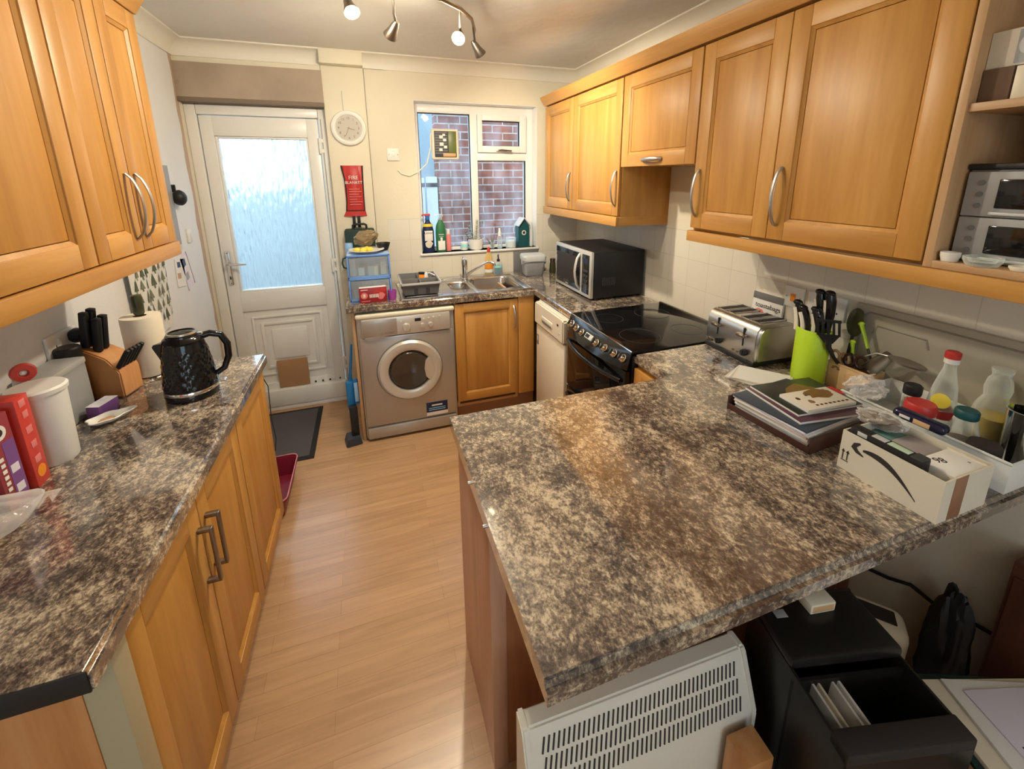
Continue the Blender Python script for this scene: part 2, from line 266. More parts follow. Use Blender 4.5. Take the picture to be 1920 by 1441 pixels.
# ------------------------------------------------------------------ mesh builder
class G:
    def __init__(s): s.bm = bmesh.new(); s.mats = []
    def mi(s, m):
        if m not in s.mats: s.mats.append(m)
        return s.mats.index(m)
    def add(s, tb, m, T=None):
        i = s.mi(m)
        for f in tb.faces: f.material_index = i; f.smooth = True
        if T is not None: bmesh.ops.transform(tb, matrix=T, verts=tb.verts)
        me = bpy.data.meshes.new('t'); tb.to_mesh(me); tb.free(); s.bm.from_mesh(me); bpy.data.meshes.remove(me); return s
    def box(s, x0, x1, y0, y1, z0, z1, m, b=0, T=None, seg=2):
        tb = bmesh.new(); bmesh.ops.create_cube(tb, size=1)
        for v in tb.verts: v.co = Vector(((x0+x1)/2 + v.co.x*(x1-x0), (y0+y1)/2 + v.co.y*(y1-y0), (z0+z1)/2 + v.co.z*(z1-z0)))
        if b: bmesh.ops.bevel(tb, geom=list(tb.edges), offset=min(b, .45*min(abs(x1-x0), abs(y1-y0), abs(z1-z0))), segments=seg, affect='EDGES', profile=.5)
        return s.add(tb, m, T)
    def prism(s, pts, y0, y1, m, b=0, T=None):       # outline in xz, extruded along y
        tb = bmesh.new(); f = tb.faces.new([tb.verts.new((p[0], y0, p[1])) for p in pts])
        r = bmesh.ops.extrude_face_region(tb, geom=[f]); bmesh.ops.translate(tb, vec=(0, y1-y0, 0), verts=[v for v in r['geom'] if isinstance(v, bmesh.types.BMVert)])
        if b: bmesh.ops.bevel(tb, geom=list(tb.edges), offset=b, segments=2, affect='EDGES')
        bmesh.ops.recalc_face_normals(tb, faces=tb.faces); return s.add(tb, m, T)
    def flat(s, pts, z0, z1, m, b=0, T=None):        # outline in xy, extruded along z
        return s.prism(pts, -z0, -z1, m, b, (T or Matrix()) @ Matrix.Rotation(PI/2, 4, 'X') @ Matrix.Scale(1, 4)) if False else s._flat(pts, z0, z1, m, b, T)
    def _flat(s, pts, z0, z1, m, b, T):
        tb = bmesh.new(); f = tb.faces.new([tb.verts.new((p[0], p[1], z0)) for p in pts])
        r = bmesh.ops.extrude_face_region(tb, geom=[f]); bmesh.ops.translate(tb, vec=(0, 0, z1-z0), verts=[v for v in r['geom'] if isinstance(v, bmesh.types.BMVert)])
        if b: bmesh.ops.bevel(tb, geom=list(tb.edges), offset=b, segments=3, affect='EDGES')
        bmesh.ops.recalc_face_normals(tb, faces=tb.faces); return s.add(tb, m, T)
    def lathe(s, prof, m, c=(0, 0, 0), seg=32, T=None, sx=1, sy=1, cap=True):
        tb = bmesh.new(); rings = []
        for r, z in prof:
            if r < 1e-6: rings.append([tb.verts.new((c[0], c[1], c[2]+z))])
            else: rings.append([tb.verts.new((c[0]+sx*r*math.cos(2*PI*k/seg), c[1]+sy*r*math.sin(2*PI*k/seg), c[2]+z)) for k in range(seg)])
        for a, b in zip(rings, rings[1:]):
            for k in range(seg):
                k2 = (k+1) % seg
                if len(a) == 1 and len(b) == 1: continue
                if len(a) == 1: tb.faces.new((a[0], b[k2], b[k]))
                elif len(b) == 1: tb.faces.new((a[k], a[k2], b[0]))
                else: tb.faces.new((a[k], a[k2], b[k2], b[k]))
        if cap:
            if len(rings[0]) > 1: tb.faces.new(rings[0][::-1])
            if len(rings[-1]) > 1: tb.faces.new(rings[-1])
        bmesh.ops.recalc_face_normals(tb, faces=tb.faces); return s.add(tb, m, T)
    def cyl(s, p0, p1, r0, m, r1=None, seg=24, T=None):
        p0, p1 = Vector(p0), Vector(p1); d = p1-p0; q = d.to_track_quat('Z', 'Y').to_matrix().to_4x4(); q.translation = p0
        r1 = r0 if r1 is None else r1
        return s.lathe([(r0, 0), (r1, d.length)], m, seg=seg, T=(T or Matrix()) @ q)
    def tube(s, pts, r, m, seg=10, T=None, flat=1.0, up=(0, 0, 1), closed=False):
        P = [Vector(p) for p in pts]; tb = bmesh.new(); rings = []; n = len(P)
        rr = r if isinstance(r, (list, tuple)) else [r]*n
        prev = None
        for i, p in enumerate(P):
            if closed: d = (P[(i+1) % n]-P[i-1])
            else: d = (P[min(i+1, n-1)]-P[max(i-1, 0)])
            d.normalize(); u = Vector(up) if prev is None else prev
            sd = d.cross(u)
            if sd.length < 1e-4: sd = d.cross(Vector((1, .3, 0)))
            sd.normalize(); u = sd.cross(d).normalized(); prev = u
            rings.append([tb.verts.new(p + sd*rr[i]*math.cos(2*PI*k/seg) + u*rr[i]*flat*math.sin(2*PI*k/seg)) for k in range(seg)])
        prs = list(zip(rings, rings[1:])) + ([(rings[-1], rings[0])] if closed else [])
        for a, b in prs:
            for k in range(seg): tb.faces.new((a[k], a[(k+1) % seg], b[(k+1) % seg], b[k]))
        if not closed: tb.faces.new(rings[0][::-1]); tb.faces.new(rings[-1])
        bmesh.ops.recalc_face_normals(tb, faces=tb.faces); return s.add(tb, m, T)
    def blob(s, c, r, m, amp=.15, fr=8, sub=4, T=None, seed=0, flatz=None):
        tb = bmesh.new(); bmesh.ops.create_icosphere(tb, subdivisions=sub, radius=1)
        for v in tb.verts:
            k = 1 + amp*noise.noise(v.co*fr*.25 + Vector((seed, seed*2, 0))) + amp*.5*noise.noise(v.co*fr*.7 + Vector((seed, 0, 3)))
            q = Vector((v.co.x*r[0]*k, v.co.y*r[1]*k, v.co.z*r[2]*k))
            if flatz is not None: q.z = max(q.z, flatz)
            v.co = q + Vector(c)
        return s.add(tb, m, T)
    def grid(s, fn, nu, nv, m, T=None, thick=0):
        tb = bmesh.new(); V = [[tb.verts.new(fn(i/nu, j/nv)) for j in range(nv+1)] for i in range(nu+1)]
        for i in range(nu):
            for j in range(nv): tb.faces.new((V[i][j], V[i+1][j], V[i+1][j+1], V[i][j+1]))
        bmesh.ops.recalc_face_normals(tb, faces=tb.faces)
        if thick: bmesh.ops.solidify(tb, geom=list(tb.faces), thickness=thick)
        return s.add(tb, m, T)
    def text(s, body, size, m, T, depth=.0004, align='CENTER'):
        cu = bpy.data.curves.new('t', 'FONT'); cu.body = body; cu.size = size; cu.extrude = depth; cu.align_x = align; cu.align_y = 'CENTER'
        ob = bpy.data.objects.new('t', cu); S.collection.objects.link(ob); bpy.context.view_layer.update()
        me = bpy.data.meshes.new_from_object(ob.evaluated_get(bpy.context.evaluated_depsgraph_get()))
        bpy.data.objects.remove(ob); bpy.data.curves.remove(cu)
        tb = bmesh.new(); tb.from_mesh(me); bpy.data.meshes.remove(me); return s.add(tb, m, T)
    def xf(s, T): bmesh.ops.transform(s.bm, matrix=T, verts=s.bm.verts); return s
    def build(s, name, parent=None, label=None, ang=38):
        me = bpy.data.meshes.new(name); s.bm.to_mesh(me); s.bm.free()
        for k in s.mats: me.materials.append(MAT[k])
        me.set_sharp_from_angle(angle=R(ang))
        o = bpy.data.objects.new(name, me); S.collection.objects.link(o)
        if parent: o.parent = parent
        if label: o['label'] = label
        return o
def Tr(x=0, y=0, z=0, rx=0, ry=0, rz=0): return Matrix.Translation((x, y, z)) @ Matrix.Rotation(rz, 4, 'Z') @ Matrix.Rotation(ry, 4, 'Y') @ Matrix.Rotation(rx, 4, 'X')
def thing(name, label, cat, loc=(0, 0, 0), rz=0, group=None, rx=0, ry=0):
    o = bpy.data.objects.new(name, None); S.collection.objects.link(o); o.location = loc; o.rotation_euler = (rx, ry, rz)
    o.empty_display_size = .05
    o['label'] = label; o['category'] = cat
    if group: o['group'] = group
    return o
def solo(g, name, label, cat, loc=(0, 0, 0), rz=0, group=None, rx=0, ry=0):
    o = g.build(name); o.location = loc; o.rotation_euler = (rx, ry, rz); o['label'] = label; o['category'] = cat
    if group: o['group'] = group
    return o
def struct(g, name, parent=None):
    o = g.build(name, parent)
    if not parent: o['kind'] = 'structure'
    return o
def copy_thing(root, loc, rz=None, label=None):
    c = root.copy(); S.collection.objects.link(c); c.location = loc
    if rz is not None: c.rotation_euler = (root.rotation_euler[0], root.rotation_euler[1], rz)
    if label: c['label'] = label
    for ch in list(root.children):
        k = ch.copy(); S.collection.objects.link(k); k.parent = c
        for g_ in list(ch.children):
            q = g_.copy(); S.collection.objects.link(q); q.parent = k
    return c
TOP = .91
YF = Matrix.Rotation(PI/2, 4, 'X')      # text lying in xy -> standing, read from -Y

# ================================================================== THE SETTING
H = 2.43; XL = -2.63; YN = -5.3
g = G(); g.box(XL-.2, .2, YN-.2, .22, -.1, 0, 'floor'); struct(g, 'floor')
g = G(); g.box(XL-.2, .2, YN-.2, .22, H, H+.1, 'ceiling_paint'); struct(g, 'ceiling')
g = G()
DX0, DX1, DZ = XL, -1.84, 2.10; WX0, WX1, WZ0, WZ1 = -1.272, -.352, 1.10, 2.172
for x0, x1, z0, z1 in ((DX0-.2, DX1, DZ, H), (DX1, WX0, 0, H), (WX0, WX1, 0, WZ0), (WX0, WX1, WZ1, H), (WX1, .2, 0, H), (DX0-.2, DX0, 0, DZ)):
    g.box(x0, x1, 0, .22, z0, z1, 'paint_back')
struct(g, 'wall_back')
g = G(); g.box(XL-.2, XL, YN, 0, 0, H, 'paint_left'); struct(g, 'wall_left')
g = G(); g.box(0, .2, YN, 0, 0, H, 'paint_right'); struct(g, 'wall_right')
g = G()
for q in ((XL-.2, -2.25, 0, H), (-.75, .2, 0, H), (-2.25, -.75, 0, .95), (-2.25, -.75, 2.1, H)): g.box(q[0], q[1], YN-.2, YN, q[2], q[3], 'paint_plain')
struct(g, 'wall_front')
w2 = thing('fill_window', 'added unseen fill-light window in the wall behind the camera', 'window'); del w2['category']; w2['kind'] = 'structure'  # window added out of view to let in fill light
g = G()
for q in ((-2.25, -2.19, .95, 2.1), (-.81, -.75, .95, 2.1), (-2.25, -.75, .95, 1.01), (-2.25, -.75, 2.04, 2.1), (-1.53, -1.47, .95, 2.1)): g.box(q[0], q[1], YN-.13, YN-.06, q[2], q[3], 'upvc', .004)
g.build('window_frame', w2)
# coving: concave quarter section
def cove(p0, p1, inward):
    c = .085; pr = [(0, 0), (0, -c)] + [(c - c*math.cos(a), -c + c*math.sin(a)) for a in [i*PI/2/6 for i in range(1, 6)]] + [(c, 0)]
    pr = [(0, .0), (0, -c), (.008, -c), (.010, -c+.008)] + [(.010+(c-.018)*(1-math.cos(a)), -c+.008+(c-.018)*math.sin(a)) for a in [i*PI/2/6 for i in range(1, 7)]] + [(c, -.008), (c, 0)]
    g = G(); p0, p1 = Vector(p0), Vector(p1); d = (p1-p0).normalized(); iw = Vector(inward)
    tb = bmesh.new(); A = [tb.verts.new(p0 + iw*u + Vector((0, 0, v))) for u, v in pr]; B = [tb.verts.new(p1 + iw*u + Vector((0, 0, v))) for u, v in pr]
    for i in range(len(pr)): j = (i+1) % len(pr); tb.faces.new((A[i], A[j], B[j], B[i]))
    tb.faces.new(A); tb.faces.new(B[::-1]); bmesh.ops.recalc_face_normals(tb, faces=tb.faces); g.add(tb, 'trim_white'); return g
struct(cove((XL, 0, H), (0, 0, H), (0, -1, 0)), 'trim_1')
struct(cove((0, YN, H), (0, 0, H), (-1, 0, 0)), 'trim_2')
struct(cove((XL, YN, H), (XL, 0, H), (1, 0, 0)), 'trim_3')
g = G()   # rough plaster lintel above the back door, ragged lower edge
def lint(u, v):
    x = XL + u*(DX1-XL+.004); z = 2.118 + v*(2.315-2.118)
    z += (1-v)*.010*noise.noise(Vector((x*14, 0, 0)))
    return Vector((x, -.016 - .004*noise.noise(Vector((x*9, z*9, 0))), z))
g.grid(lint, 50, 10, 'bare_plaster'); g.box(XL, DX1+.003, -.014, .22, 2.125, 2.312, 'bare_plaster', .002)
struct(g, 'trim_4')
g = G(); g.box(XL, DX1+.004, -.022, .10, 2.095, 2.122, 'shaded_plaster_edge', .003); struct(g, 'trim_5')  # rough plaster ledge; its dark tone also paints the shading gap beneath
g = G(); g.box(-1.838, -1.583, -.014, 0, 0, H-.085, 'paint_back', .002); g.box(-1.580, -1.456, -.010, 0, 2.345, H-.085, 'paint_back', .002)
g.box(-1.838, -1.583, -.086, 0, H-.085, H, 'paint_back', .002)
struct(g, 'trim_6')
g = G(); g.box(-1.727, -1.724, -.018, -.014, 2.06, 2.20, 'grey'); g.box(-1.5815, -1.5785, -.012, -.0095, .95, H-.086, 'mid_grey'); struct(g, 'trim_7')

# ---- back door
d = thing('door_1', 'white plastic back door with rain-patterned glass and a panelled base', 'door', (0, 0, 0)); del d['category']; d['kind'] = 'structure'
g = G(); y0, y1 = .075, .16
g.box(XL, -2.572, y0-.02, y1, 0, 2.095, 'upvc', .006); g.box(-1.890, DX1, y0-.02, y1, 0, 2.095, 'upvc', .006)
g.box(-2.572, -1.890, y0-.02, y1, 2.035, 2.095, 'upvc', .006); g.box(-2.572, -1.890, y0-.045, y1, 0, .035, 'upvc', .006)
g.box(-1.878, -1.872, y0-.022, y0-.018, .05, 2.03, 'grey')
fr = g.build('door_frame', d)
g = G(); GX0, GX1, GZ0, GZ1 = -2.497, -1.965, .893, 1.912; lx0, lx1 = -2.566, -1.896; ly0, ly1 = .068, .125
for a in ((lx0, GX0, .04, 2.03), (GX1, lx1, .04, 2.03), (GX0, GX1, GZ1, 2.03), (GX0, GX1, .76, GZ0), (GX0, GX1, .04, .205)):
    g.box(a[0], a[1], ly0, ly1, a[2], a[3], 'upvc', .002)
for a in ((GX0, GX0+.014, GZ0, GZ1), (GX1-.014, GX1, GZ0, GZ1), (GX0+.012, GX1-.012, GZ1-.014, GZ1), (GX0+.012, GX1-.012, GZ0, GZ0+.014)):
    g.box(a[0], a[1], ly0+.012, ly1, a[2], a[3], 'upvc', .004)
g.box(GX0, GX1, ly0+.014, ly1-.01, .205, .76, 'upvc')
def mould(x0, x1, z0, z1, w=.016, dp=.010, yb=None):
    yb = ly0+.014 if yb is None else yb
    for a in ((x0+w-.004, x1-w+.004, z1-w, z1), (x0+w-.004, x1-w+.004, z0, z0+w), (x0, x0+w, z0, z1), (x1-w, x1, z0, z1)): g.box(a[0], a[1], yb-dp - (.0004 if a[1]-a[0] < .05 else 0), yb+.002, a[2], a[3], 'upvc', .0045)
mould(-2.455, -2.005, .265, .715); mould(-2.405, -2.055, .315, .665, .022, .008); g.box(-2.345, -2.115, ly0+.006, ly0+.016, .385, .61, 'upvc', .004)
g.build('door_leaf', d)
g = G(); g.box(lx0-.01, lx1+.01, .02, .07, .035, .165, 'upvc', .012); wb = g.build('weather_bar', d)
g = G(); g.box(GX0+.005, GX1-.005, ly0+.03, ly0+.036, GZ0+.005, GZ1-.005, 'frosted'); g.build('obscured_glass', d)
g = G(); g.box(-2.545, -2.517, .056, .068, .955, 1.185, 'chrome', .005, seg=3); g.tube([(-2.53, .056, 1.10), (-2.53, .028, 1.10), (-2.515, .018, 1.10), (-2.42, .016, 1.098)], [.010, .010, .009, .007], 'chrome', 12)
g.cyl((-2.531, .050, 1.015), (-2.531, .056, 1.015), .009, 'steel'); g.box(-2.534, -2.528, .049, .053, .995, 1.015, 'matt_black')
for z in (.968, 1.172): g.cyl((-2.531, .053, z), (-2.531, .057, z), .004, 'mid_grey', seg=10)
g.build('door_handle', d, 'silver lever handle with keyhole')
for z in (1.86, 1.05, .30):
    g = G(); g.cyl((-1.893, .050, z-.05), (-1.893, .050, z+.05), .008, 'white', seg=12); g.box(-1.893, -1.868, .048, .058, z-.045, z-.02, 'white', .002); g.box(-1.893, -1.868, .048, .058, z+.02, z+.045, 'white', .002); g.build('hinge', d)
g = G()
for x in (-2.10, -2.05, -2.0, -1.93): g.box(x-.006, x+.006, .062, .068, .168, .180, 'matt_black', .001)
g.box(-1.955, -1.935, .052, .056, .02, .03, 'matt_black')
g.build('drain_cap', d)
g = G(); g.box(-2.336, -2.137, .050, .0645, .168, .378, 'cardboard', .003)
for i in range(4): g.blob((-2.22 + .02*i, .0512, .195 + .008*(i % 2)), (.018, .001, .012), 'tape_brown', .3, seed=i, sub=2)
cb = solo(g, 'cardboard_sheet', 'brown cardboard square taped over the cat flap low on the back door', 'cardboard')

# ---- window over the sink
wn = thing('window_1', 'white plastic kitchen window in three panes above the sink', 'window'); del wn['category']; wn['kind'] = 'structure'
g = G(); a, b = .10, .165
g.box(WX0, WX0+.035, a, b, WZ0, WZ1, 'upvc', .004); g.box(WX1-.06, WX1, a, b, WZ0, WZ1, 'upvc', .004); g.box(WX0+.035, WX1-.06, a+.001, b, 2.105, WZ1, 'upvc', .002)
g.box(WX0+.035, WX1-.06, a+.001, b, WZ0, 1.125, 'upvc', .002); g.box(-.856, -.802, a-.003, b-.001, 1.124, 2.106, 'upvc', .003); g.box(-.802, WX1-.06, a-.002, b-.002, 1.775, 1.833, 'upvc', .003)
g.build('window_frame', wn)
g = G()
for q in ((-.800, -.765, 1.8345, 2.105), (-.462, -.413, 1.8345, 2.105), (-.765, -.462, 2.065, 2.105), (-.765, -.462, 1.8345, 1.882)): g.box(q[0], q[1], a-.022, b-.02, q[2], q[3], 'upvc', .002)
sh = g.build('opening_sash', wn)
g = G(); g.box(-.66, -.575, .062, .078, 1.842, 1.856, 'satin', .003); g.tube([(-.64, .064, 1.85), (-.62, .048, 1.853), (-.60, .044, 1.850), (-.545, .046, 1.846)], .006, 'bronze', 8); g.build('window_handle', sh, 'metal fastener')
for nm, q in (('left', (WX0+.03, -.85, 1.12, 2.11)), ('right', (-.805, -.41, 1.12, 1.78)), ('top', (-.77, -.455, 1.875, 2.07))):
    g = G(); g.box(q[0], q[1], .128, .134, q[2], q[3], 'pane'); g.build('pane', wn)
g = G()
for x0, x1, z0, z1 in ((WX0+.035, -.856, 1.125, 2.105), (-.802, WX1-.06, 1.125, 1.775), (-.765, -.462, 1.882, 2.065)):
    for q in ((x0, x0+.004, z0, z1), (x1-.004, x1, z0, z1), (x0+.004, x1-.004, z0, z0+.004), (x0+.004, x1-.004, z1-.004, z1)): g.box(q[0], q[1], .104, .126, q[2], q[3], 'rubber')
g.build('gasket', wn)
g = G(); g.box(WX0-.012, WX1+.012, -.016, .10, 1.084, 1.10, 'upvc', .004); g.build('window_sill', wn)
g = G(); g.box(WX0+.0005, WX0+.004, .0005, .0995, 1.1005, 2.1655, 'upvc'); g.box(WX1-.004, WX1-.0005, .0005, .0995, 1.1005, 2.1655, 'upvc'); g.box(WX0+.0005, WX1-.0005, .0005, .0995, 2.166, 2.1715, 'upvc'); g.build('reveal', wn)
# extractor fan in the left pane
f = thing('extractor_fan', 'square rounded window extractor fan with a louvred face', 'fan', (-1.047, .118, 1.888))
g = G(); g.box(-.102, .102, -.035, .0, -.110, .110, 'cream', .03, seg=5); g.build('housing', f)
g = G(); g.box(-.080, .082, -.0385, -.034, -.092, .092, 'dark_grey', .012)
for i in range(9): g.box(-.075, .015, -.041, -.038, -.068 + i*.018, -.060 + i*.018, 'mid_grey', .002)
g.box(.022, .080, -.042, -.037, -.06, .09, 'green_mag', .006); g.box(-.02, .075, -.043, -.037, -.088, -.062, 'tan', .004)
for i, (px, pz, s_) in enumerate(((-.03, .05, .014), (-.005, .03, .012), (-.028, .0, .015), (.0, -.02, .012), (-.035, -.04, .012), (-.01, .065, .01))): g.box(px-s_, px+s_, -.044, -.040, pz-s_*.8, pz+s_*.8, 'white', .003, T=None)
g.build('louvre', f, 'dark louvres with green and orange showing through')
g = G(); g.tube([(-.09, -.02, .095), (-.105, -.03, .06), (-.11, -.05, -.02), (-.15, -.1, -.14), (-.215, -.125, -.195), (-.28, -.128, -.225), (-.335, -.127, -.21), (-.357, -.125, -.185)], .004, 'ivory', 8); g.build('power_cable', f)
# ---- outside
g = G(); g.box(-.93, 1.6, 1.3, 1.45, -.1, 2.30, 'brick'); solo(g, 'brick_wall', 'red brick wall standing outside the kitchen window', 'wall')
g = G()
for i in range(3):
    g.box(-1.33 + i*.145, -1.205 + i*.145, 1.30, 1.33, -.1, 1.66 - .01*(i % 2), 'fence_white', .006)
    g.box(-1.335 + i*.145, -1.20 + i*.145, 1.294, 1.302, 1.56, 1.60, 'dark_grey', .003)
g.box(-1.34, -.90, 1.33, 1.35, .3, .42, 'fence_white'); solo(g, 'garden_gate', 'pale boarded gate outside the left window pane, beside the brick wall', 'gate')
g = G()
for i in range(26): g.box(-5.2 + i*.15, -5.06 + i*.15, 2.6, 2.63, -.1, 1.58, 'fence_grey', .004)
g.box(-5.2, -1.3, 2.63, 2.67, .3, .4, 'fence_grey'); g.box(-5.2, -1.3, 2.63, 2.67, 1.3, 1.4, 'fence_grey')
solo(g, 'garden_fence', 'pale boarded fence seen blurred through the door glass', 'fence')
g = G(); g.box(-2.3, .4, 3.4, 3.6, -.1, 2.9, 'fog_blue_grey'); solo(g, 'fog_backdrop', 'added blue-grey backdrop giving the left window pane its bluish fog', 'wall')  # wall added so the left pane looks foggy blue instead of white
g = G(); g.box(-8, 6, .22, 9, -.2, -.1, 'paving'); o = struct(g, 'floor_outside')

# ================================================================== CABINETS
def strap(pts, w_, t_, m_, T=None):    # flat bar swept along pts, width along local z of the frame
    g = G(); g.tube(pts, w_/2, m_, 8, T=T, flat=t_/w_, up=(0, -1, 0)); return g
def bow_handle(par, x, zc, L=.19, horiz=False, name='handle'):
    pts = []
    for i in range(13):
        u = -1 + i/6; d_ = .006 + .026*(1 - u*u)**.8 if abs(u) < 1 else .003
        p = (u*L/2, -d_)
        pts.append((x + p[0], -.02 + p[1], zc) if horiz else (x, -.02 + p[1], zc + p[0]))
    g = G(); g.tube(pts, .0075 if not horiz else .009, 'satin', 8, flat=.42, up=(0, -1, 0)); return g.build(name, par, 'brushed metal bow handle')
def d_handle(par, x, zc, L=.17):
    g = G(); g.box(x-.007, x+.007, -.055, -.046, zc-L/2, zc+L/2, 'bronze', .002)
    for z in (zc-L/2+.006, zc+L/2-.006): g.box(x-.007, x+.007, -.05, -.02, z-.006, z+.006, 'bronze', .002)
    return g.build('handle', par, 'square bronze handle')
def door(par, x0, x1, z0, z1, fw=.062, name='door', mat_='beech', gap=.0015):
    x0 += gap; x1 -= gap; t = .02; g = G(); V, Hm = mat_+'_z', mat_+'_x'
    g.box(x0, x0+fw, -t, 0, z0, z1, V, .0025); g.box(x1-fw, x1, -t, 0, z0, z1, V, .0025)
    g.box(x0+fw, x1-fw, -t, 0, z1-fw, z1, Hm, .0015); g.box(x0+fw, x1-fw, -t, 0, z0, z0+fw, Hm, .0015)
    px0, px1, pz0, pz1 = x0+fw, x1-fw, z0+fw, z1-fw; w_ = .010
    tb = bmesh.new()      # sloped inner moulding
    o_ = [(px0, pz0), (px1, pz0), (px1, pz1), (px0, pz1)]; i_ = [(px0+w_, pz0+w_), (px1-w_, pz0+w_), (px1-w_, pz1-w_), (px0+w_, pz1-w_)]
    A = [tb.verts.new((p[0], -t+.003, p[1])) for p in o_]; B = [tb.verts.new((p[0], -t+.0095, p[1])) for p in i_]; D_ = [tb.verts.new((p[0], -t+.016, p[1])) for p in i_]
    for k in range(4): tb.faces.new((B[k], B[(k+1) % 4], D_[(k+1) % 4], D_[k]))
    for k in range(4): tb.faces.new((A[k], A[(k+1) % 4], B[(k+1) % 4], B[k]))
    bmesh.ops.recalc_face_normals(tb, faces=tb.faces); g.add(tb, V)
    g.box(px0-.004, px1+.004, -.0045, -.002, pz0-.004, pz1+.004, V); g.box(px0+w_+.002, px1-w_-.002, -t+.0095, -.004, pz0+w_+.002, pz1-w_-.002, V, .0012)
    return g.build(name, par)
def carcass(par, w_, h, d_, z0=0, mt='carcass_z', t=.018, back=True, solid=True, name='body'):
    g = G()
    if solid: g.box(0, w_, 0, d_, z0, z0+h, mt, .001)
    else:
        g.box(0, t, 0, d_, z0, z0+h, mt, .001); g.box(w_-t, w_, 0, d_, z0, z0+h, mt, .001); g.box(t, w_-t, 0, d_, z0, z0+t, 'carcass_x', .001); g.box(t, w_-t, 0, d_, z0+h-t, z0+h, 'carcass_x', .001); g.box(t, w_-t, d_-.01, d_, z0+t, z0+h-t, mt)
    return g.build(name, par)
RZR, RZL = -PI/2, PI/2
XC = -.314      # carcass front of the right wall units (doors reach -.334)
ZB, ZD, ZT = 1.425, 1.436, 2.15
# right wall, far unit (two doors)
c = thing('wall_cabinet', 'two-door beech wall cabinet next to the window', 'cabinet', (XC, -.115, 0), RZR); carcass(c, 1.04, 2.145-ZB, .314, ZB, 'beech_z')
dd = door(c, 0, .465, ZD, 2.143); bow_handle(dd, .435, 1.585)
dd = door(c, .465, 1.037, ZD, 2.143); bow_handle(dd, 1.007, 1.585)
# short unit with lift-up door above the hob
c = thing('wall_cabinet', 'short beech wall cabinet with a lift-up door above the hob', 'cabinet', (XC, -1.160, 0), RZR); carcass(c, .560, 2.145-1.70, .314, 1.70, 'beech_z')
dd = door(c, 0, .56, 1.698, 2.143); bow_handle(dd, .27, 1.728, .15, True)
c = thing('wall_cabinet', 'tall beech wall cabinet with a narrow and a wide door above the toaster', 'cabinet', (XC, -1.725, 0), RZR); carcass(c, .834, 2.145-ZB, .314, ZB, 'beech_z')
dd = door(c, 0, .378, ZD, 2.143); bow_handle(dd, .030, 1.58)
dd = door(c, .378, .834, ZD, 2.143); bow_handle(dd, .408, 1.58)
# open shelf unit
c = thing('shelf_unit', 'open beech shelf unit at the right end of the wall cabinets', 'shelf', (XC-.018, -2.562, 0), RZR)
g = G(); g.box(0, .018, 0, .33, ZB, 2.15, 'carcass_z', .001); g.box(.402, .42, 0, .33, ZB, 2.15, 'carcass_z', .001); g.box(.018, .402, 0, .33, ZB, ZB+.018, 'carcass_x', .001); g.box(.018, .402, 0, .33, 2.132, 2.15, 'carcass_x', .001); g.box(.018, .402, .32, .332, ZB, 2.15, 'carcass_z'); g.build('body', c)
g = G(); g.box(.018, .402, .006, .32, 1.785, 1.803, 'carcass_x', .001); g.build('shelf_board', c)
# cornice and light rails
def rail(name, label, cat, y0, y1, z0, z1, x0=-.345, x1=-.325, ends=()):
    g = G(); g.box(x0, x1, y0, y1, z0, z1, 'beech_y', .003)
    for (ya, yb) in ends: g.box(x1, -.001, ya, yb, z0, z1, 'beech_x', .002)
    return solo(g, name, label, cat)
g = G(); pr = [(-.372, 2.212), (-.372, 2.200), (-.340, 2.152), (-.300, 2.152), (-.300, 2.212)]
g.prism(pr, -3.03, -.105, 'beech_y', .001); solo(g, 'cornice', 'long beech cornice strip along the top of the right wall cabinets', 'moulding')
rail('light_rail', 'beech light rail under the far wall cabinet by the window, turning to the wall', 'moulding', -1.156, -.112, 1.380, 1.432, ends=((-1.156, -1.138),))
rail('light_rail', 'long beech light rail under the wall cabinets above the toaster', 'moulding', -3.03, -1.722, 1.380, 1.424, ends=((-1.740, -1.722),))
# left wall units
XLC = -2.308
c = thing('wall_cabinet', 'left wall cabinet with two narrow doors and paired bow handles, nearest the back door', 'cabinet', (XLC, -1.862, 0), RZL); carcass(c, .492, 2.16-ZB, .32, ZB, 'beech_z')
dd = door(c, 0, .246, ZD, 2.16, .058); bow_handle(dd, .216, 1.57)
dd = door(c, .246, .492, ZD, 2.16, .058); bow_handle(dd, .276, 1.57)
c = thing('wall_cabinet', 'left wall cabinet with a wide door, nearest the camera', 'cabinet', (XLC, -2.60, 0), RZL); carcass(c, .735, 2.16-ZB, .32, ZB, 'beech_z')
dd = door(c, .335, .735, ZD, 2.16, .062); bow_handle(dd, .365, 1.57)
dd = door(c, 0, .335, ZD, 2.16, .062); bow_handle(dd, .305, 1.57)
g = G(); g.box(-2.300, -2.282, -2.62, -1.366, 1.384, 1.432, 'beech_y', .003); g.box(XL+.001, -2.300, -1.384, -1.366, 1.384, 1.424, 'beech_x', .002); solo(g, 'light_rail', 'beech light rail under the left wall cabinets', 'moulding')
g = G(); pr = [(-2.255, 2.222), (-2.255, 2.21), (-2.285, 2.163), (-2.32, 2.163), (-2.32, 2.222)]
g.prism(pr, -2.62, -1.36, 'beech_y', .001); solo(g, 'cornice', 'beech cornice strip above the left wall cabinets', 'moulding')
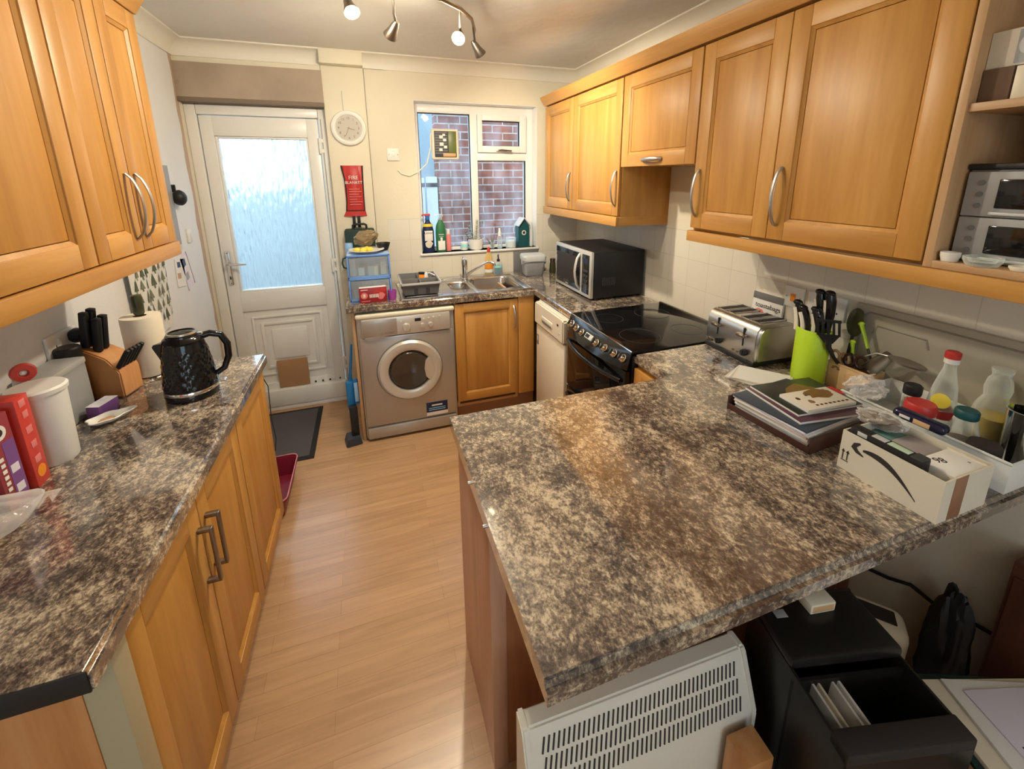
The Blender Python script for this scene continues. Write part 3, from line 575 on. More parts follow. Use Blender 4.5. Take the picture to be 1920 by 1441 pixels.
# left base units
XB = -2.14
def base(label, y0, w_, doors, xf=XB, rz=RZL, d_=.48, name='base_cabinet', top=.869, plinth=True, mt='beech_z'):
    c = thing(name, label, 'cabinet', (xf, y0, 0), rz); g = G(); g.box(0, w_, 0, d_, .12, top, mt, .001); g.build('body', c)
    if plinth: g = G(); g.box(0, w_, .045, .06, 0, .12, 'tape_brown'); g.build('plinth', c)
    return c
c = base('left base cabinet with two doors and square bronze handles, nearest the camera', -2.412, .747, 0)
dd = door(c, 0, .366, .125, .845); d_handle(dd, .340, .68)
dd = door(c, .368, .747, .125, .845); d_handle(dd, .398, .68)
c = base('left base cabinet with a single door, beside the back door', -1.662, .432, 0)
dd = door(c, 0, .430, .125, .845)
g = G(); g.tube([(.432, -.018, .80), (.436, -.03, .76), (.434, -.024, .6), (.437, -.03, .5), (.434, -.02, .44)], .002, 'matt_black', 6); g.build('cord', c, 'black cord hanging at the corner')
g = G(); g.box(-2.165, -2.115, -2.462, -2.414, 0, .869, 'shaded_post_cream', .002); solo(g, 'corner_post', 'cream corner post at the near end of the left base cabinets', 'post')
g = G(); g.box(XL+.002, -2.166, -2.462, -2.444, 0, .869, 'block_wood', .001); solo(g, 'end_panel', 'beech end panel under the near end of the left worktop', 'panel')

# worktops
def slab(name, label, cells_x, cells_y, skip, z1=TOP, t=.04, bev=.010, mats='worktop', axis=None):
    tb = bmesh.new(); V = {}
    def vv(i, j):
        if (i, j) not in V: V[i, j] = tb.verts.new((cells_x[i], cells_y[j], z1))
        return V[i, j]
    fs = []
    for i in range(len(cells_x)-1):
        for j in range(len(cells_y)-1):
            if (i, j) in skip: continue
            fs.append(tb.faces.new((vv(i, j), vv(i+1, j), vv(i+1, j+1), vv(i, j+1))))
    r = bmesh.ops.extrude_face_region(tb, geom=fs); bmesh.ops.translate(tb, vec=(0, 0, -t), verts=[v for v in r['geom'] if isinstance(v, bmesh.types.BMVert)])
    bmesh.ops.recalc_face_normals(tb, faces=tb.faces)
    es = [e for e in tb.edges if (axis is None or abs((e.verts[0].co-e.verts[1].co).normalized()[axis]) > .9) and len(e.link_faces) == 2 and e.calc_face_angle() > 1.2 and abs(e.verts[0].co.z-e.verts[1].co.z) < 1e-5 and e.verts[0].co.z > z1-.001]
    bmesh.ops.bevel(tb, geom=es, offset=bev, segments=3, affect='EDGES')
    g = G(); g.add(tb, mats); o = g.build(name); o['label'] = label; o['category'] = 'worktop'; return o
# L along the back wall and down to the cooker, with the sink cut-out
slab('worktop', 'L-shaped stone-pattern worktop around the sink, up to the cooker', [-1.80, -1.144, -.656, -.60, -.004], [-1.172, -.60, -.508, -.135, -.004], {(0, 0), (1, 0), (2, 0), (1, 2)})
slab('worktop', 'large stone-pattern peninsula worktop with paperwork at its right end', [-1.441, -.60, -.004], [-2.790, -1.985, -1.765], {(0, 1)}, bev=.014, axis=0)
wl = slab('worktop', 'long stone-pattern worktop along the left wall under the kettle', [XL+.004, -2.10], [-2.530, -1.222], set(), axis=1)
g = G(); g.box(XL+.004, -2.104, -2.5335, -2.530, .868, .909, 'matt_black', .001); g.build('end_strip', wl, 'black end strip')
g = G(); g.box(-.62, -.30, -.0012, .0012, 0, .0006, 'steel', T=Tr(0, 0, 0)); o = g.build('joint_strip')
o.parent = [q for q in bpy.data.objects if q.get('label', '').startswith('large stone')][0]; o.location = (-.18, -2.53, TOP); o.rotation_euler = (0, 0, -PI/2+.02)
o['label'] = 'thin metal joint strip'

# peninsula base
c = thing('peninsula_cabinet', 'base cabinet under the peninsula with a mauve-brown end panel', 'cabinet', (0, 0, 0))
g = G(); g.box(-1.422, -1.380, -2.385, -2.012, 0, .869, 'panel_wood', .002); g.build('end_panel', c)
g = G(); g.box(-1.380, -.004, -2.383, -2.368, 0, .869, 'red_wood', .001); g.build('back_panel', c, 'dark reddish-brown back panel')
g = G(); g.box(-1.380, -.60, -2.366, -2.03, .0, .869, 'beech_z', .001); g.build('body', c)
pw = [q for q in bpy.data.objects if q.get('label', '').startswith('large stone')][0]
for y in (-2.29, -2.44): g = G(); g.cyl((-1.441, y, .888), (-1.449, y, .888), .004, 'steel', seg=10); g.build('screw', pw, 'small silver screw head')
c = thing('base_cabinet', 'narrow beech drawer cabinet between cooker and peninsula', 'cabinet', (-.58, -1.768, 0), RZR); g = G(); g.box(0, .215, 0, .57, .12, .869, 'beech_z', .001); g.build('body', c); dd = door(c, 0, .21, .125, .845, .05)
g = G(); g.box(0, .215, .04, .055, 0, .12, 'tape_brown'); g.build('plinth', c)

# sink cabinet + filler + washer end panel
c = thing('sink_cabinet', 'beech base cabinet with one door under the sink', 'cabinet', (-1.155, -.568, 0))
g = G(); g.box(0, .018, 0, .55, .12, .869, 'carcass_z'); g.box(.417, .435, 0, .55, .12, .869, 'carcass_z'); g.box(.018, .417, 0, .55, .12, .138, 'carcass_x'); g.box(0.018, .417, .53, .548, .14, .869, 'carcass_x'); g.build('body', c)
dd = door(c, 0, .435, .165, .855, .058); bow_handle(dd, .405, .73, .16)
g = G(); g.box(0, .57, .045, .06, 0, .15, 'tape_brown'); g.build('plinth', c)
g = G(); g.box(-.718, -.604, -.586, -.568, .152, .869, 'beech_z', .001); solo(g, 'filler_panel', 'narrow beech corner filler between the sink cabinet and the dishwasher', 'panel')
g = G(); g.box(-1.775, -1.757, -.57, -.01, 0, .869, 'carcass_z', .001); solo(g, 'end_panel', 'beech end panel to the left of the washing machine', 'panel')

# ================================================================== APPLIANCES
def dial(par, x, z, r, d_=.02, mt='silver_light', y=-.0, name='knob', ring=None):
    g = G(); T = Tr(x, y, z, rx=PI/2)
    g.lathe([(r, 0), (r, d_*.5), (r*.86, d_), (0, d_)], mt, seg=24, T=T)
    g.box(-r*.16, r*.16, -r*.8, r*.8, d_, d_+.003, mt, .001, T=T)
    return g.build(name, par)
# ---- washing machine (silver)
W = thing('washing_machine', 'silver front-loading washing machine under the worktop by the back door', 'washing machine', (-1.754, -.600, 0))
g = G(); g.box(0, .595, .012, .54, .012, .838, 'silver_paint', .012); g.box(.01, .585, 0, .03, .10, .70, 'silver_paint', .010)
for x in (.05, .545):
    for y in (.06, .5): g.cyl((x, y, 0), (x, y, .014), .02, 'matt_black')
g.build('body', W)
g = G(); g.box(-.002, .597, -.006, .54, .822, .852, 'ivory', .012, seg=3); g.build('top', W, 'cream-silver top')
g = G(); g.box(.012, .583, -.008, .02, .018, .092, 'silver_paint', .006); g.build('kick_plate', W)
g = G(); g.box(.03, .565, -.010, .02, .705, .822, 'silver_light', .006); cp = g.build('control_panel', W)
g = G(); g.box(.036, .236, -.0135, -.009, .712, .815, 'silver_paint', .003)
g.prism([(.040, .708), (.15, .706), (.20, .70), (.10, .684), (.06, .69)], -.012, -.004, 'satin', .002)
g.text('INDESIT', .016, 'mid_grey', Tr(.19, -.0138, .725) @ YF); g.tube([(.146+.006*math.cos(a), -.014, .726+.006*math.sin(a)) for a in [R(40+i*28) for i in range(11)]], .0009, 'mid_grey', 5)
for i in range(5): g.box(.055, .10, -.0138, -.0134, .735 + i*.014, .7365 + i*.014, 'grey')
for i in range(5): g.box(.12, .165, -.0138, -.0134, .745 + i*.012, .7465 + i*.012, 'grey')
g.build('detergent_drawer', cp)
dial(cp, .292, .752, .025, .022, y=-.009); dial(cp, .392, .752, .015, .016, y=-.009); dial(cp, .440, .752, .015, .016, y=-.009)
g = G(); g.box(.345, .383, -.0115, -.009, .781, .801, 'matt_black', .001); g.build('display', cp, 'small black display')
for i, (x, z) in enumerate(((.262, .79), (.400, .792), (.430, .795), (.460, .797), (.500, .80))): g = G(); g.lathe([(.0055, 0), (.0055, .004), (0, .005)], 'ivory', seg=14, T=Tr(x, -.009, z, rx=PI/2)); g.build('button', cp)
cx, cz, RO = .300, .462, .200
g = G(); T = Tr(cx, -.002, cz, rx=PI/2)
g.lathe([(RO+.006, -.004), (RO+.006, .004), (RO, .006)], 'mid_grey', seg=64, T=T, cap=False)
g.lathe([(RO, .0), (RO, .012), (RO-.012, .026), (RO-.045, .030), (.138, .022), (.132, .008), (.132, 0)], 'silver_light', seg=64, T=T, cap=False)
dr = g.build('door_ring', W, 'pale silver porthole ring')
g = G(); g.lathe([(.134, .004), (.118, .020), (.085, .014), (.05, .004), (0, .0)], 'door_glass', seg=48, T=T, cap=False); g.build('door_glass', dr, 'dark glass porthole')
g = G(); pts = [(cx+.150*math.cos(a)+.0, cz+.150*math.sin(a)) for a in [R(-38+i*76/12) for i in range(13)]] + [(cx+.118, cz+.082), (cx+.094, cz+.055), (cx+.086, cz), (cx+.094, cz-.055), (cx+.118, cz-.082)]
g.prism(pts, -.030, -.010, 'silver_light', .003); g.build('door_grip', dr)
g = G(); g.box(.385, .525, -.0018, .001, .112, .205, 'navy', .0005); g.box(.385, .525, -.0022, -.0015, .112, .135, 'paper')
g.box(.42, .49, -.0022, -.0017, .178, .188, 'paper')
for i in range(2): g.box(.40, .51, -.0022, -.0017, .148 + i*.013, .153 + i*.013, 'sky_blue')
g.build('energy_sticker', W, 'blue and white sticker')
# ---- dishwasher
D = thing('dishwasher', 'slim white dishwasher beside the cooker', 'dishwasher', (-.600, -.672, 0), RZR)
g = G(); g.box(0, .448, .0, .56, .02, .862, 'appliance_white', .006)
for x in (.05, .4):
    for y in (.06, .5): g.cyl((x, y, 0), (x, y, .022), .02, 'matt_black')
g.build('body', D)
g = G(); g.box(.006, .442, -.022, .002, .125, .700, 'appliance_white', .008); g.box(.02, .05, -.0232, -.0215, .56, .63, 'mid_grey', .001); g.box(.025, .045, -.0238, -.023, .59, .62, 'pale_grey'); g.build('door_panel', D)
g = G(); g.prism([(.004, .708), (.004, .845), (.02, .858), (.428, .858), (.444, .845), (.444, .708)], -.034, .0, 'appliance_white', .008)
cp = g.build('control_panel', D)
g = G(); g.box(.13, .30, -.038, -.030, .755, .790, 'appliance_white', .010); g.box(.145, .285, -.0395, -.036, .752, .766, 'mid_grey', .004); g.build('door_handle', cp, 'moulded pull handle')
g = G(); g.box(.365, .385, -.0365, -.034, .80, .812, 'matt_black', .001); g.build('indicator', cp)
g = G(); g.cyl((.40, -.034, .76), (.40, -.038, .76), .006, 'pale_grey'); g.build('button', cp)
g = G(); g.box(.01, .438, .05, .06, .0, .12, 'mid_grey'); g.build('plinth', D)
# ---- cooker
K = thing('cooker', 'black slot-in cooker with glass hob and chrome knobs', 'cooker', (-.605, -1.176, 0), RZR); WK = .585
g = G(); g.box(0, WK, 0, .585, .03, .895, 'matt_black', .003)
for x in (.05, WK-.05): g.cyl((x, .05, 0), (x, .05, .032), .02, 'matt_black'); g.cyl((x, .5, 0), (x, .5, .032), .02, 'matt_black')
g.build('body', K)
g = G(); g.box(-.006, WK+.006, -.006, .575, .908, .916, 'black_glass', .002); hb = g.build('hob', K, 'black ceramic glass hob')
for (x, y, r_) in ((.15, .14, .075), (.43, .14, .095), (.15, .41, .095), (.43, .41, .075)):
    g = G(); g.lathe([(r_, 0), (r_, .0004), (r_-.0015, .0004), (r_-.0015, 0)], 'dark_grey', c=(x, y, .9162), seg=48, cap=False); g.build('heating_zone', hb)
g = G(); g.box(-.006, WK+.006, .575, .590, .896, .924, 'bronze', .003); g.build('rear_trim', K)
bow = lambda u: math.sin(PI*min(1, max(0, u)))**.8
def fas(u, v):   # sloping, bowed control fascia
    x = u*WK; out = .020 + .050*bow(u); y = -.006 - out*v**.8; z = .914 - .070*v - .012*v*v
    return Vector((x, y, z))
g = G(); g.grid(fas, 24, 8, 'gloss_black', thick=.004)
def fas2(u, v): x = u*WK; out = .020+.050*bow(u); return Vector((x, -.006 - out + v*(out), .832 - .015*v))
g.grid(fas2, 24, 4, 'gloss_black'); g.tube([fas(i/24, 0) + Vector((0, 0, .002)) for i in range(25)], .003, 'chrome', 6)
fa = g.build('control_fascia', K)
for i, u in enumerate((.10, .22, .34, .60, .72, .84, .94)):
    p = fas(u, .50); nrm = Vector((0, -.80, .60)).normalized(); q = nrm.to_track_quat('Z', 'Y').to_matrix().to_4x4(); q.translation = p
    g = G(); g.lathe([(.019, 0), (.019, .004), (.016, .006), (.0145, .020), (.012, .023), (0, .023)], 'chrome', seg=24, T=q); g.box(-.004, .004, -.014, .014, .022, .028, 'gloss_black', .001, T=q); g.build('knob', fa, 'chrome control knob')
p = fas(.47, .45); nrm = Vector((0, -.8, .6)).normalized(); q = nrm.to_track_quat('Z', 'Y').to_matrix().to_4x4(); q.translation = p
g = G(); g.box(-.035, .035, -.014, .014, 0, .005, 'pale_grey', .003, T=q); g.box(-.028, .006, -.009, .009, .005, .006, 'matt_black', T=q); g.build('timer_display', fa, 'silver timer panel')
g = G(); g.box(.004, WK-.004, -.030, .0, .50, .825, 'black_glass', .006); od = g.build('grill_door', K)
g = G(); g.tube([Vector((.03 + u*(WK-.06), -.036 - .040*bow(u), .775 - .0*u)) for u in [i/20 for i in range(21)]], .011, 'gloss_black', 10); g.build('grill_handle', od)
g = G(); g.box(.004, WK-.004, -.030, .0, .06, .494, 'black_glass', .006); od = g.build('oven_door', K)
g = G(); g.tube([Vector((.03 + u*(WK-.06), -.036 - .040*bow(u), .455)) for u in [i/20 for i in range(21)]], .011, 'gloss_black', 10); g.build('oven_handle', od)
# ---- sink
sk = thing('sink', 'stainless steel one and a half bowl sink with drainer', 'sink', (-1.01, -.330, TOP))
g = G()
def bowl(x0, x1, y0, y1, dp, r=.05):
    tb = bmesh.new(); rings = []
    def rr(x0, x1, y0, y1, z, r, n=5):
        P = []
        for (cx_, cy_, a0) in ((x1-r, y1-r, 0), (x0+r, y1-r, 90), (x0+r, y0+r, 180), (x1-r, y0+r, 270)):
            for k in range(n+1): a = R(a0+90*k/n); P.append(tb.verts.new((cx_+r*math.cos(a), cy_+r*math.sin(a), z)))
        return P
    for (ins, z, r_) in ((0, .0045, r), (.004, .001, r), (.008, -.01, r), (.016, -dp*.85, r*.9), (.03, -dp*.97, r*.8), (.05, -dp, r*.6)): rings.append(rr(x0+ins, x1-ins, y0+ins, y1-ins, z, r_))
    for A, B in zip(rings, rings[1:]):
        for k in range(len(A)): tb.faces.new((A[k], A[(k+1) % len(A)], B[(k+1) % len(A)], B[k]))
    tb.faces.new(rings[-1]); bmesh.ops.recalc_face_normals(tb, faces=tb.faces)
    for f_ in tb.faces: f_.normal_flip()
    g.add(tb, 'sink_steel')
# rim plate pieces around the bowls (local x -.455 .. .425, y -.235 .. .235)
bx = [(.040, .350, -.172, .190), (-.130, .015, -.115, .125)]
xs = [-.455, -.155, .010, .035, .345, .405]
def plate(x0, x1, y0, y1): g.box(x0, x1, y0, y1, .0, .0045, 'sink_steel', .0012)
plate(-.470, -.130, -.248, .230); plate(-.130, .015, .125, .230); plate(-.130, .015, -.248, -.115); plate(.015, .040, -.248, .230)
plate(.040, .350, .190, .230); plate(.040, .350, -.248, -.172); plate(.350, .400, -.248, .230)
bowl(*bx[0], .15); bowl(*bx[1], .10, .04)
for (x0, x1, y0, y1) in bx:   # rounded corner fillets of the rim plate
    r_ = .05 if x0 > 0 else .04
    for (cx_, cy_, sx_, sy_) in ((x1, y1, -1, -1), (x0, y1, 1, -1), (x0, y0, 1, 1), (x1, y0, -1, 1)):
        pts = [(cx_, cy_)] + [(cx_+sx_*(r_-r_*math.sin(a)), cy_+sy_*(r_-r_*math.cos(a))) for a in [i*PI/2/6 for i in range(7)]]
        g.flat(pts, .0, .0045, 'sink_steel')
for i in range(7): g.box(-.43, -.20, -.19 + i*.055, -.18 + i*.055, .004, .0075, 'sink_steel', .003)
g.tube([(-.467, -.245, .005), (.397, -.245, .005), (.397, .227, .005), (-.467, .227, .005)], .004, 'sink_steel', 8, closed=True)
g.build('basin', sk)
for (x, y, z) in ((.19, 0, -.149), (-.057, 0, -.099)): g = G(); g.lathe([(.03, 0), (.03, .003), (.02, .001), (0, .001)], 'chrome', c=(x, y, z)); g.build('drain', sk)
T_ = thing('mixer_tap', 'chrome kitchen mixer tap with a swung spout over the sink', 'tap', (-.985, -.148, TOP+.0046))
g = G(); g.lathe([(.026, 0), (.026, .006), (.021, .012), (.020, .05), (.021, .09), (.021, .105)], 'chrome'); g.build('tap_body', T_)
g = G(); g.tube([(.012, -.01, .035), (.06, -.045, .075), (.12, -.085, .118), (.15, -.105, .135), (.172, -.118, .138), (.19, -.13, .128)], [.010, .010, .0095, .009, .009, .009], 'chrome', 14); g.cyl((.19, -.13, .130), (.192, -.131, .112), .010, 'steel'); g.build('spout', T_)
g = G(); g.lathe([(.021, 0), (.022, .025), (.019, .042), (.010, .05), (0, .052)], 'satin', c=(0, 0, .106)); g.tube([(0, 0, .14), (-.003, .012, .15), (-.006, .03, .163)], [.008, .006, .005], 'satin', 8); g.build('tap_lever', T_)
# ---- microwave
M_ = thing('microwave', 'black microwave oven with silver front frame and curved handle', 'microwave', (-.372, -.470, TOP), RZR)
g = G(); g.box(0, .515, 0, .355, .012, .300, 'matt_black', .006)
for x in (.04, .475):
    for y in (.04, .32): g.cyl((x, y, 0), (x, y, .013), .014, 'matt_black')
for i in range(8): g.box(.513, .5165, .06+i*.012, .066+i*.012, .09, .14, 'dark_grey')
g.build('body', M_)
g = G(); g.box(0, .515, -.022, 0, .012, .300, 'silver_light', .006); fr = g.build('front_frame', M_, 'silver front frame')
g = G(); g.box(.022, .375, -.026, -.018, .034, .278, 'black_glass', .004); g.box(.04, .33, -.0265, -.0255, .07, .245, 'worn_dark', .002); g.box(.18, .215, -.0268, -.0258, .043, .047, 'pale_grey'); g.build('door_window', fr)
g = G(); g.box(.405, .495, -.026, -.018, .034, .278, 'black_glass', .004)
for i in range(4):
    for j in range(3): g.box(.418 + j*.024, .434 + j*.024, -.0265, -.0255, .08 + i*.03, .095 + i*.03, 'dark_grey', .001)
g.box(.42, .48, -.0268, -.0255, .225, .255, 'navy'); g.build('control_panel', fr)
g = G(); g.tube([(.372, -.022, .045), (.378, -.045, .075), (.384, -.060, .13), (.386, -.064, .165), (.384, -.060, .20), (.378, -.045, .245), (.372, -.022, .272)], .009, 'silver_light', 10, flat=.8); g.build('handle', fr, 'curved silver handle')
# ---- toaster
Z_ = thing('toaster', 'brushed steel four-slice toaster', 'toaster', (-.235, -1.768, TOP), RZR+R(-2))
def tpro(w0, w1, h):  # cross profile along depth y
    return [(0.006, .012), (0.0, .03), (.001, h*.70), (.006, h*.84), (.018, h*.94), (.036, h), (w1-.045, h), (w1-.022, h*.95), (w1-.008, h*.82), (w1-.002, h*.66), (w1, .03), (w1-.006, .012)]
g = G(); prof = tpro(0, .205, .172); tb = bmesh.new(); A = [tb.verts.new((.0, p[0], p[1])) for p in prof]; B = [tb.verts.new((.285, p[0], p[1])) for p in prof]
for i in range(len(prof)): j = (i+1) % len(prof); tb.faces.new((A[i], A[j], B[j], B[i]))
tb.faces.new(A); tb.faces.new(B[::-1]); bmesh.ops.recalc_face_normals(tb, faces=tb.faces); bmesh.ops.bevel(tb, geom=[e for e in tb.edges if abs(e.verts[0].co.x-e.verts[1].co.x) < 1e-6], offset=.012, segments=3, affect='EDGES'); g.add(tb, 'steel'); g.build('shell', Z_)
g = G(); g.box(.006, .279, -.003, .20, .0, .018, 'matt_black', .004); g.build('base', Z_)
g = G()
for i in range(4): 
    x = .035 + i*.062 + (.012 if i > 1 else 0)
for i, x in enumerate((.030, .088, .160, .218)): g.flat([(x, .04), (x+.036, .04), (x+.036, .172), (x, .172)], .168, .1735, 'worn_dark', .002)
sl = g.build('slots', Z_, 'dark bread slots'); sl['kind'] = 'stuff'; del sl['kind']
for x in (.028, .082, .158, .212):
    g = G(); g.tube([(x, .036, .1735), (x, .172, .1735)], .0025, 'chrome', 6); g.tube([(x+.040, .036, .1735), (x+.040, .172, .1735)], .0025, 'chrome', 6); g.build('slot_rim', Z_)
for i, x in enumerate((.075, .215)):
    g = G(); g.box(x-.002, x+.002, -.002, .01, .07, .145, 'matt_black'); g.build('lever_slot', Z_)
    g = G(); g.flat([(x-.026, -.012), (x-.018, -.024), (x+.018, -.024), (x+.026, -.012), (x+.020, -.002), (x-.020, -.002)], .110, .122, 'bronze', .003); g.build('lever', Z_)
    dial(Z_, x+.017, .048, .014, .016, 'matt_black', y=.0)
    for k in range(3): g = G(); g.cyl((x-.045+.022*k - (.0 if k < 2 else .0), -.003, .036 - .001*k), (x-.045+.022*k, .006, .036-.001*k), .005, 'bronze', seg=14); g.build('button', Z_)
# ---- kettle
Kt = thing('kettle', 'glossy black dimpled kettle with chrome base ring', 'kettle', (-2.268, -1.538, TOP), R(0)); Kt.scale = (.95, .95, .96)
g = G(); body = [(.082, 0), (.084, .012), (.082, .024)]; g.lathe(body, 'gloss_black', seg=48); g.build('power_base', Kt)
g = G()
def kb(u, v):
    a = 2*PI*u; z = .030 + v*.175; r = .083 - .021*v**1.4
    r += .0022*abs(math.sin(a*9 + v*14))*abs(math.sin(-a*9 + v*14))*1.3 if .08 < v < .88 else 0
    return Vector((r*math.cos(a), r*math.sin(a), z))
g.grid(kb, 108, 36, 'gloss_black'); g.lathe([(.0, .024), (.080, .024), (.083, .030)], 'gloss_black', cap=False, seg=48)
g.lathe([(.062, .205), (.064, .212), (.058, .222), (.05, .228)], 'gloss_black', seg=48, cap=False)
g.build('body', Kt)
g = G(); g.lathe([(.084, .024), (.0855, .027), (.0855, .034), (.084, .037)], 'chrome', seg=48, cap=False); g.build('base_ring', Kt, 'chrome ring')
g = G(); g.lathe([(.052, .222), (.050, .232), (.038, .240), (0, .243)], 'gloss_black', seg=40); g.lathe([(.047, .236), (.045, .241), (.040, .242)], 'steel', seg=40, cap=False); g.build('lid', Kt)
g = G(); g.tube([(.050, .010, .216), (.080, .014, .222), (.112, .018, .212), (.128, .020, .175), (.126, .020, .125), (.108, .016, .082), (.082, .010, .066)], [.013, .012, .012, .012, .012, .011, .010], 'gloss_black', 12); g.build('handle', Kt)
g = G(); tb = bmesh.new(); P = [(-.052, -.028, .212), (-.098, 0, .200), (-.052, .028, .212), (-.072, -.016, .145), (-.072, .016, .145), (-.094, 0, .190)]
vs = [tb.verts.new(p) for p in P]; [tb.faces.new([vs[i] for i in f_]) for f_ in ((0, 1, 2), (0, 3, 5, 1), (2, 1, 5, 4), (3, 4, 5), (0, 2, 4, 3))]; bmesh.ops.recalc_face_normals(tb, faces=tb.faces); bmesh.ops.bevel(tb, geom=list(tb.edges), offset=.003, segments=2, affect='EDGES'); g.add(tb, 'gloss_black'); g.build('spout', Kt)
g = G(); g.box(.080, .112, -.004, .012, .036, .044, 'chrome', .002); g.build('switch', Kt, 'chrome switch lever')
g = G(); g.box(.040, .062, -.006, .006, .224, .234, 'clear_plastic', .002, T=Tr(0, 0, 0)); g.build('lid_catch', Kt)
# ---- ceiling light
CL = thing('ceiling_spotlight', 'bronze curved track ceiling light with four spot heads', 'light', (-1.345, -1.40, 2.43))
g = G(); g.box(-.065, .065, -.05, .05, -.022, 0, 'satin', .01); g.cyl((0, 0, -.02), (0, 0, -.10), .008, 'bronze'); g.cyl((.02, 0, -.02), (.02, 0, -.10), .006, 'bronze'); g.build('ceiling_plate', CL)
o0 = Vector((-1.345, -1.40, 2.43)); W2L = lambda p: Vector(p)-o0
r1 = [(-1.80, -1.47, 2.33), (-1.70, -1.405, 2.33), (-1.58, -1.38, 2.33), (-1.45, -1.385, 2.33), (-1.30, -1.38, 2.33)]
r2 = [(-1.385, -1.37, 2.325), (-1.29, -1.345, 2.325), (-1.20, -1.27, 2.325), (-1.13, -1.17, 2.325), (-1.085, -1.04, 2.325), (-1.075, -.99, 2.325)]
for r_ in (r1, r2): g = G(); g.tube([W2L(p) for p in r_], .0065, 'bronze', 10, flat=1.4); g.build('track_rail', CL)
heads = [((-1.64, -1.385, 2.33), (-1.635, -1.33, 2.275), (.2, -.5, -.75), True), ((-1.475, -1.37, 2.33), (-1.470, -1.25, 2.235), (-.35, .75, -.55), False),
         ((-1.205, -1.275, 2.325), (-1.180, -1.15, 2.262), (-.35, -.75, -.55), True), ((-1.105, -1.09, 2.325), (-1.070, -1.00, 2.262), (.62, .35, -.70), False)]
LAMPS = []
for a, b_, dr_, lit in heads:
    a, b_ = W2L(a), W2L(b_); dv = Vector(dr_).normalized(); q = dv.to_track_quat('Z', 'Y').to_matrix().to_4x4(); q.translation = b_
    g = G(); g.tube([a, a*.5+b_*.5+Vector((0, 0, -.015)), b_ - dv*.02], .005, 'bronze', 8); g.lathe([(.0, -.032), (.010, -.030), (.016, -.012), (.020, .012), (.029, .040), (.0285, .043), (.020, .020), (.0, .010)], 'bronze', seg=24, T=q, cap=False); hd = g.build('spot_head', CL)
    g = G(); g.lathe([(.0, .016), (.017, .022), (.024, .040), (.018, .046), (0, .050)], 'bulb_glow', seg=24, T=q); g.build('bulb', hd, 'glowing bulb')
    LAMPS.append((b_ + o0 + dv*.075, dv))
for i, (p, dv) in enumerate(LAMPS):
    l = lamp('spot_bulb_light', 'SPOT', p, 75, WARM, .025, spot_size=R(150), spot_blend=.9); l.rotation_euler = dv.to_track_quat('-Z', 'Y').to_euler()
    if heads[i][3]:
        q_ = lamp('bulb_spill_light', 'POINT', p - o0 - dv*.02 + Vector((0, 0, -.02)), 9, WARM, .02); q_.parent = CL
    l.data.energy = (28, 28, 42, 58)[i]; l.parent = CL; l.location = p - o0

# ================================================================== WALL-HUNG THINGS
k = thing('wall_clock', 'round white wall clock with a wide rim beside the back door', 'clock', (-1.702, -.0145, 1.970)); g = G(); T = Tr(0, 0, 0, rx=PI/2)
g.lathe([(.108, 0), (.112, .010), (.106, .026), (.094, .030), (.084, .026), (.080, .016), (0, .016)], 'white', seg=64, T=T); g.build('case', k)
g = G(); g.lathe([(.079, .0165), (.079, .017), (0, .017)], 'clock_paper', seg=48, T=T)
for i in range(12):
    a = 2*PI*i/12; n_ = 12 if i == 0 else i
    g.text(str(n_), .021, 'brown', Tr(.062*math.sin(a), -.0172, .062*math.cos(a)) @ YF)
g.build('clock_face', k)
for nm, a, L_, w_ in (('hour_hand', R(107), .038, .004), ('minute_hand', R(204), .056, .003)):
    g = G(); g.box(-w_/2, w_/2, -.001, .001, -.008, L_, 'tape_brown', T=Tr(0, -.0195, 0) @ Matrix.Rotation(a, 4, 'Y')); g.build(nm, k)
k = thing('fire_blanket_pouch', 'red fire blanket pouch hanging on the wall with two black pull tabs', 'fire blanket', (-1.702, -.015, 1.43)); g = G()
out = [(-.068, 0), (-.092, -.035), (.076, -.035), (.060, 0), (.056, .12), (.058, .22), (.066, .305), (-.076, .305), (-.070, .22), (-.058, .12)]
def pz(u, v):
    z = .0 + .302*v; xl = -.062 + .012*math.sin(v*3.0) - .010*v*v; xr = .056 + .008*v*v; x = xl + (xr-xl)*u; return Vector((x, -.006 - .020*math.sin(PI*u)*(.5+.5*math.sin(PI*min(1, v*1.1))), z))
g.grid(pz, 14, 22, 'red', thick=.003); g.box(-.060, .056, -.012, -.001, .0, .30, 'red', .003)
def pz2(u, v): return Vector((-.066 - .018*v + (.126+.026*v)*u, -.006 - .012*math.sin(PI*u), -.001 - .034*v))
g.grid(pz2, 10, 4, 'red', thick=.002); g.build('pouch', k)
g = G()
for e in (0, 1): g.tube([pz(e, i/12) + Vector((0, -.007, 0)) for i in range(13)], .0055, 'worn_dark', 6, flat=.8)
g.tube([pz(i/10, .01) + Vector((0, -.002, 0)) for i in range(11)], .003, 'worn_dark', 6); g.build('piping', k, 'black edge piping')
g = G(); g.text('FIRE', .034, 'paper', Tr(.0, -.028, .222) @ YF); g.text('BLANKET', .026, 'paper', Tr(.0, -.0285, .190) @ YF)
for i, w_ in enumerate((.07, .08, .06, .075, .05, .08, .07)): g.box(-.035, -.035+w_, -.0285, -.027, .145-.017*i, .149-.017*i, 'pink')
g.build('printing', k)
for x in (-.020, .012): g = G(); g.box(x-.010, x+.010, -.012, -.008, -.115, -.002, 'matt_black', .002); g.build('pull_tab', k, 'black pull tab')
def socket(name, label, loc, rz, w_, h_, mk):
    k = thing(name, label, 'socket' if 'switch' not in name else 'switch', loc, rz); g = G(); g.box(-w_/2, w_/2, -.010, 0, -h_/2, h_/2, 'white', .003); g.build('face_plate', k); mk(k); return k
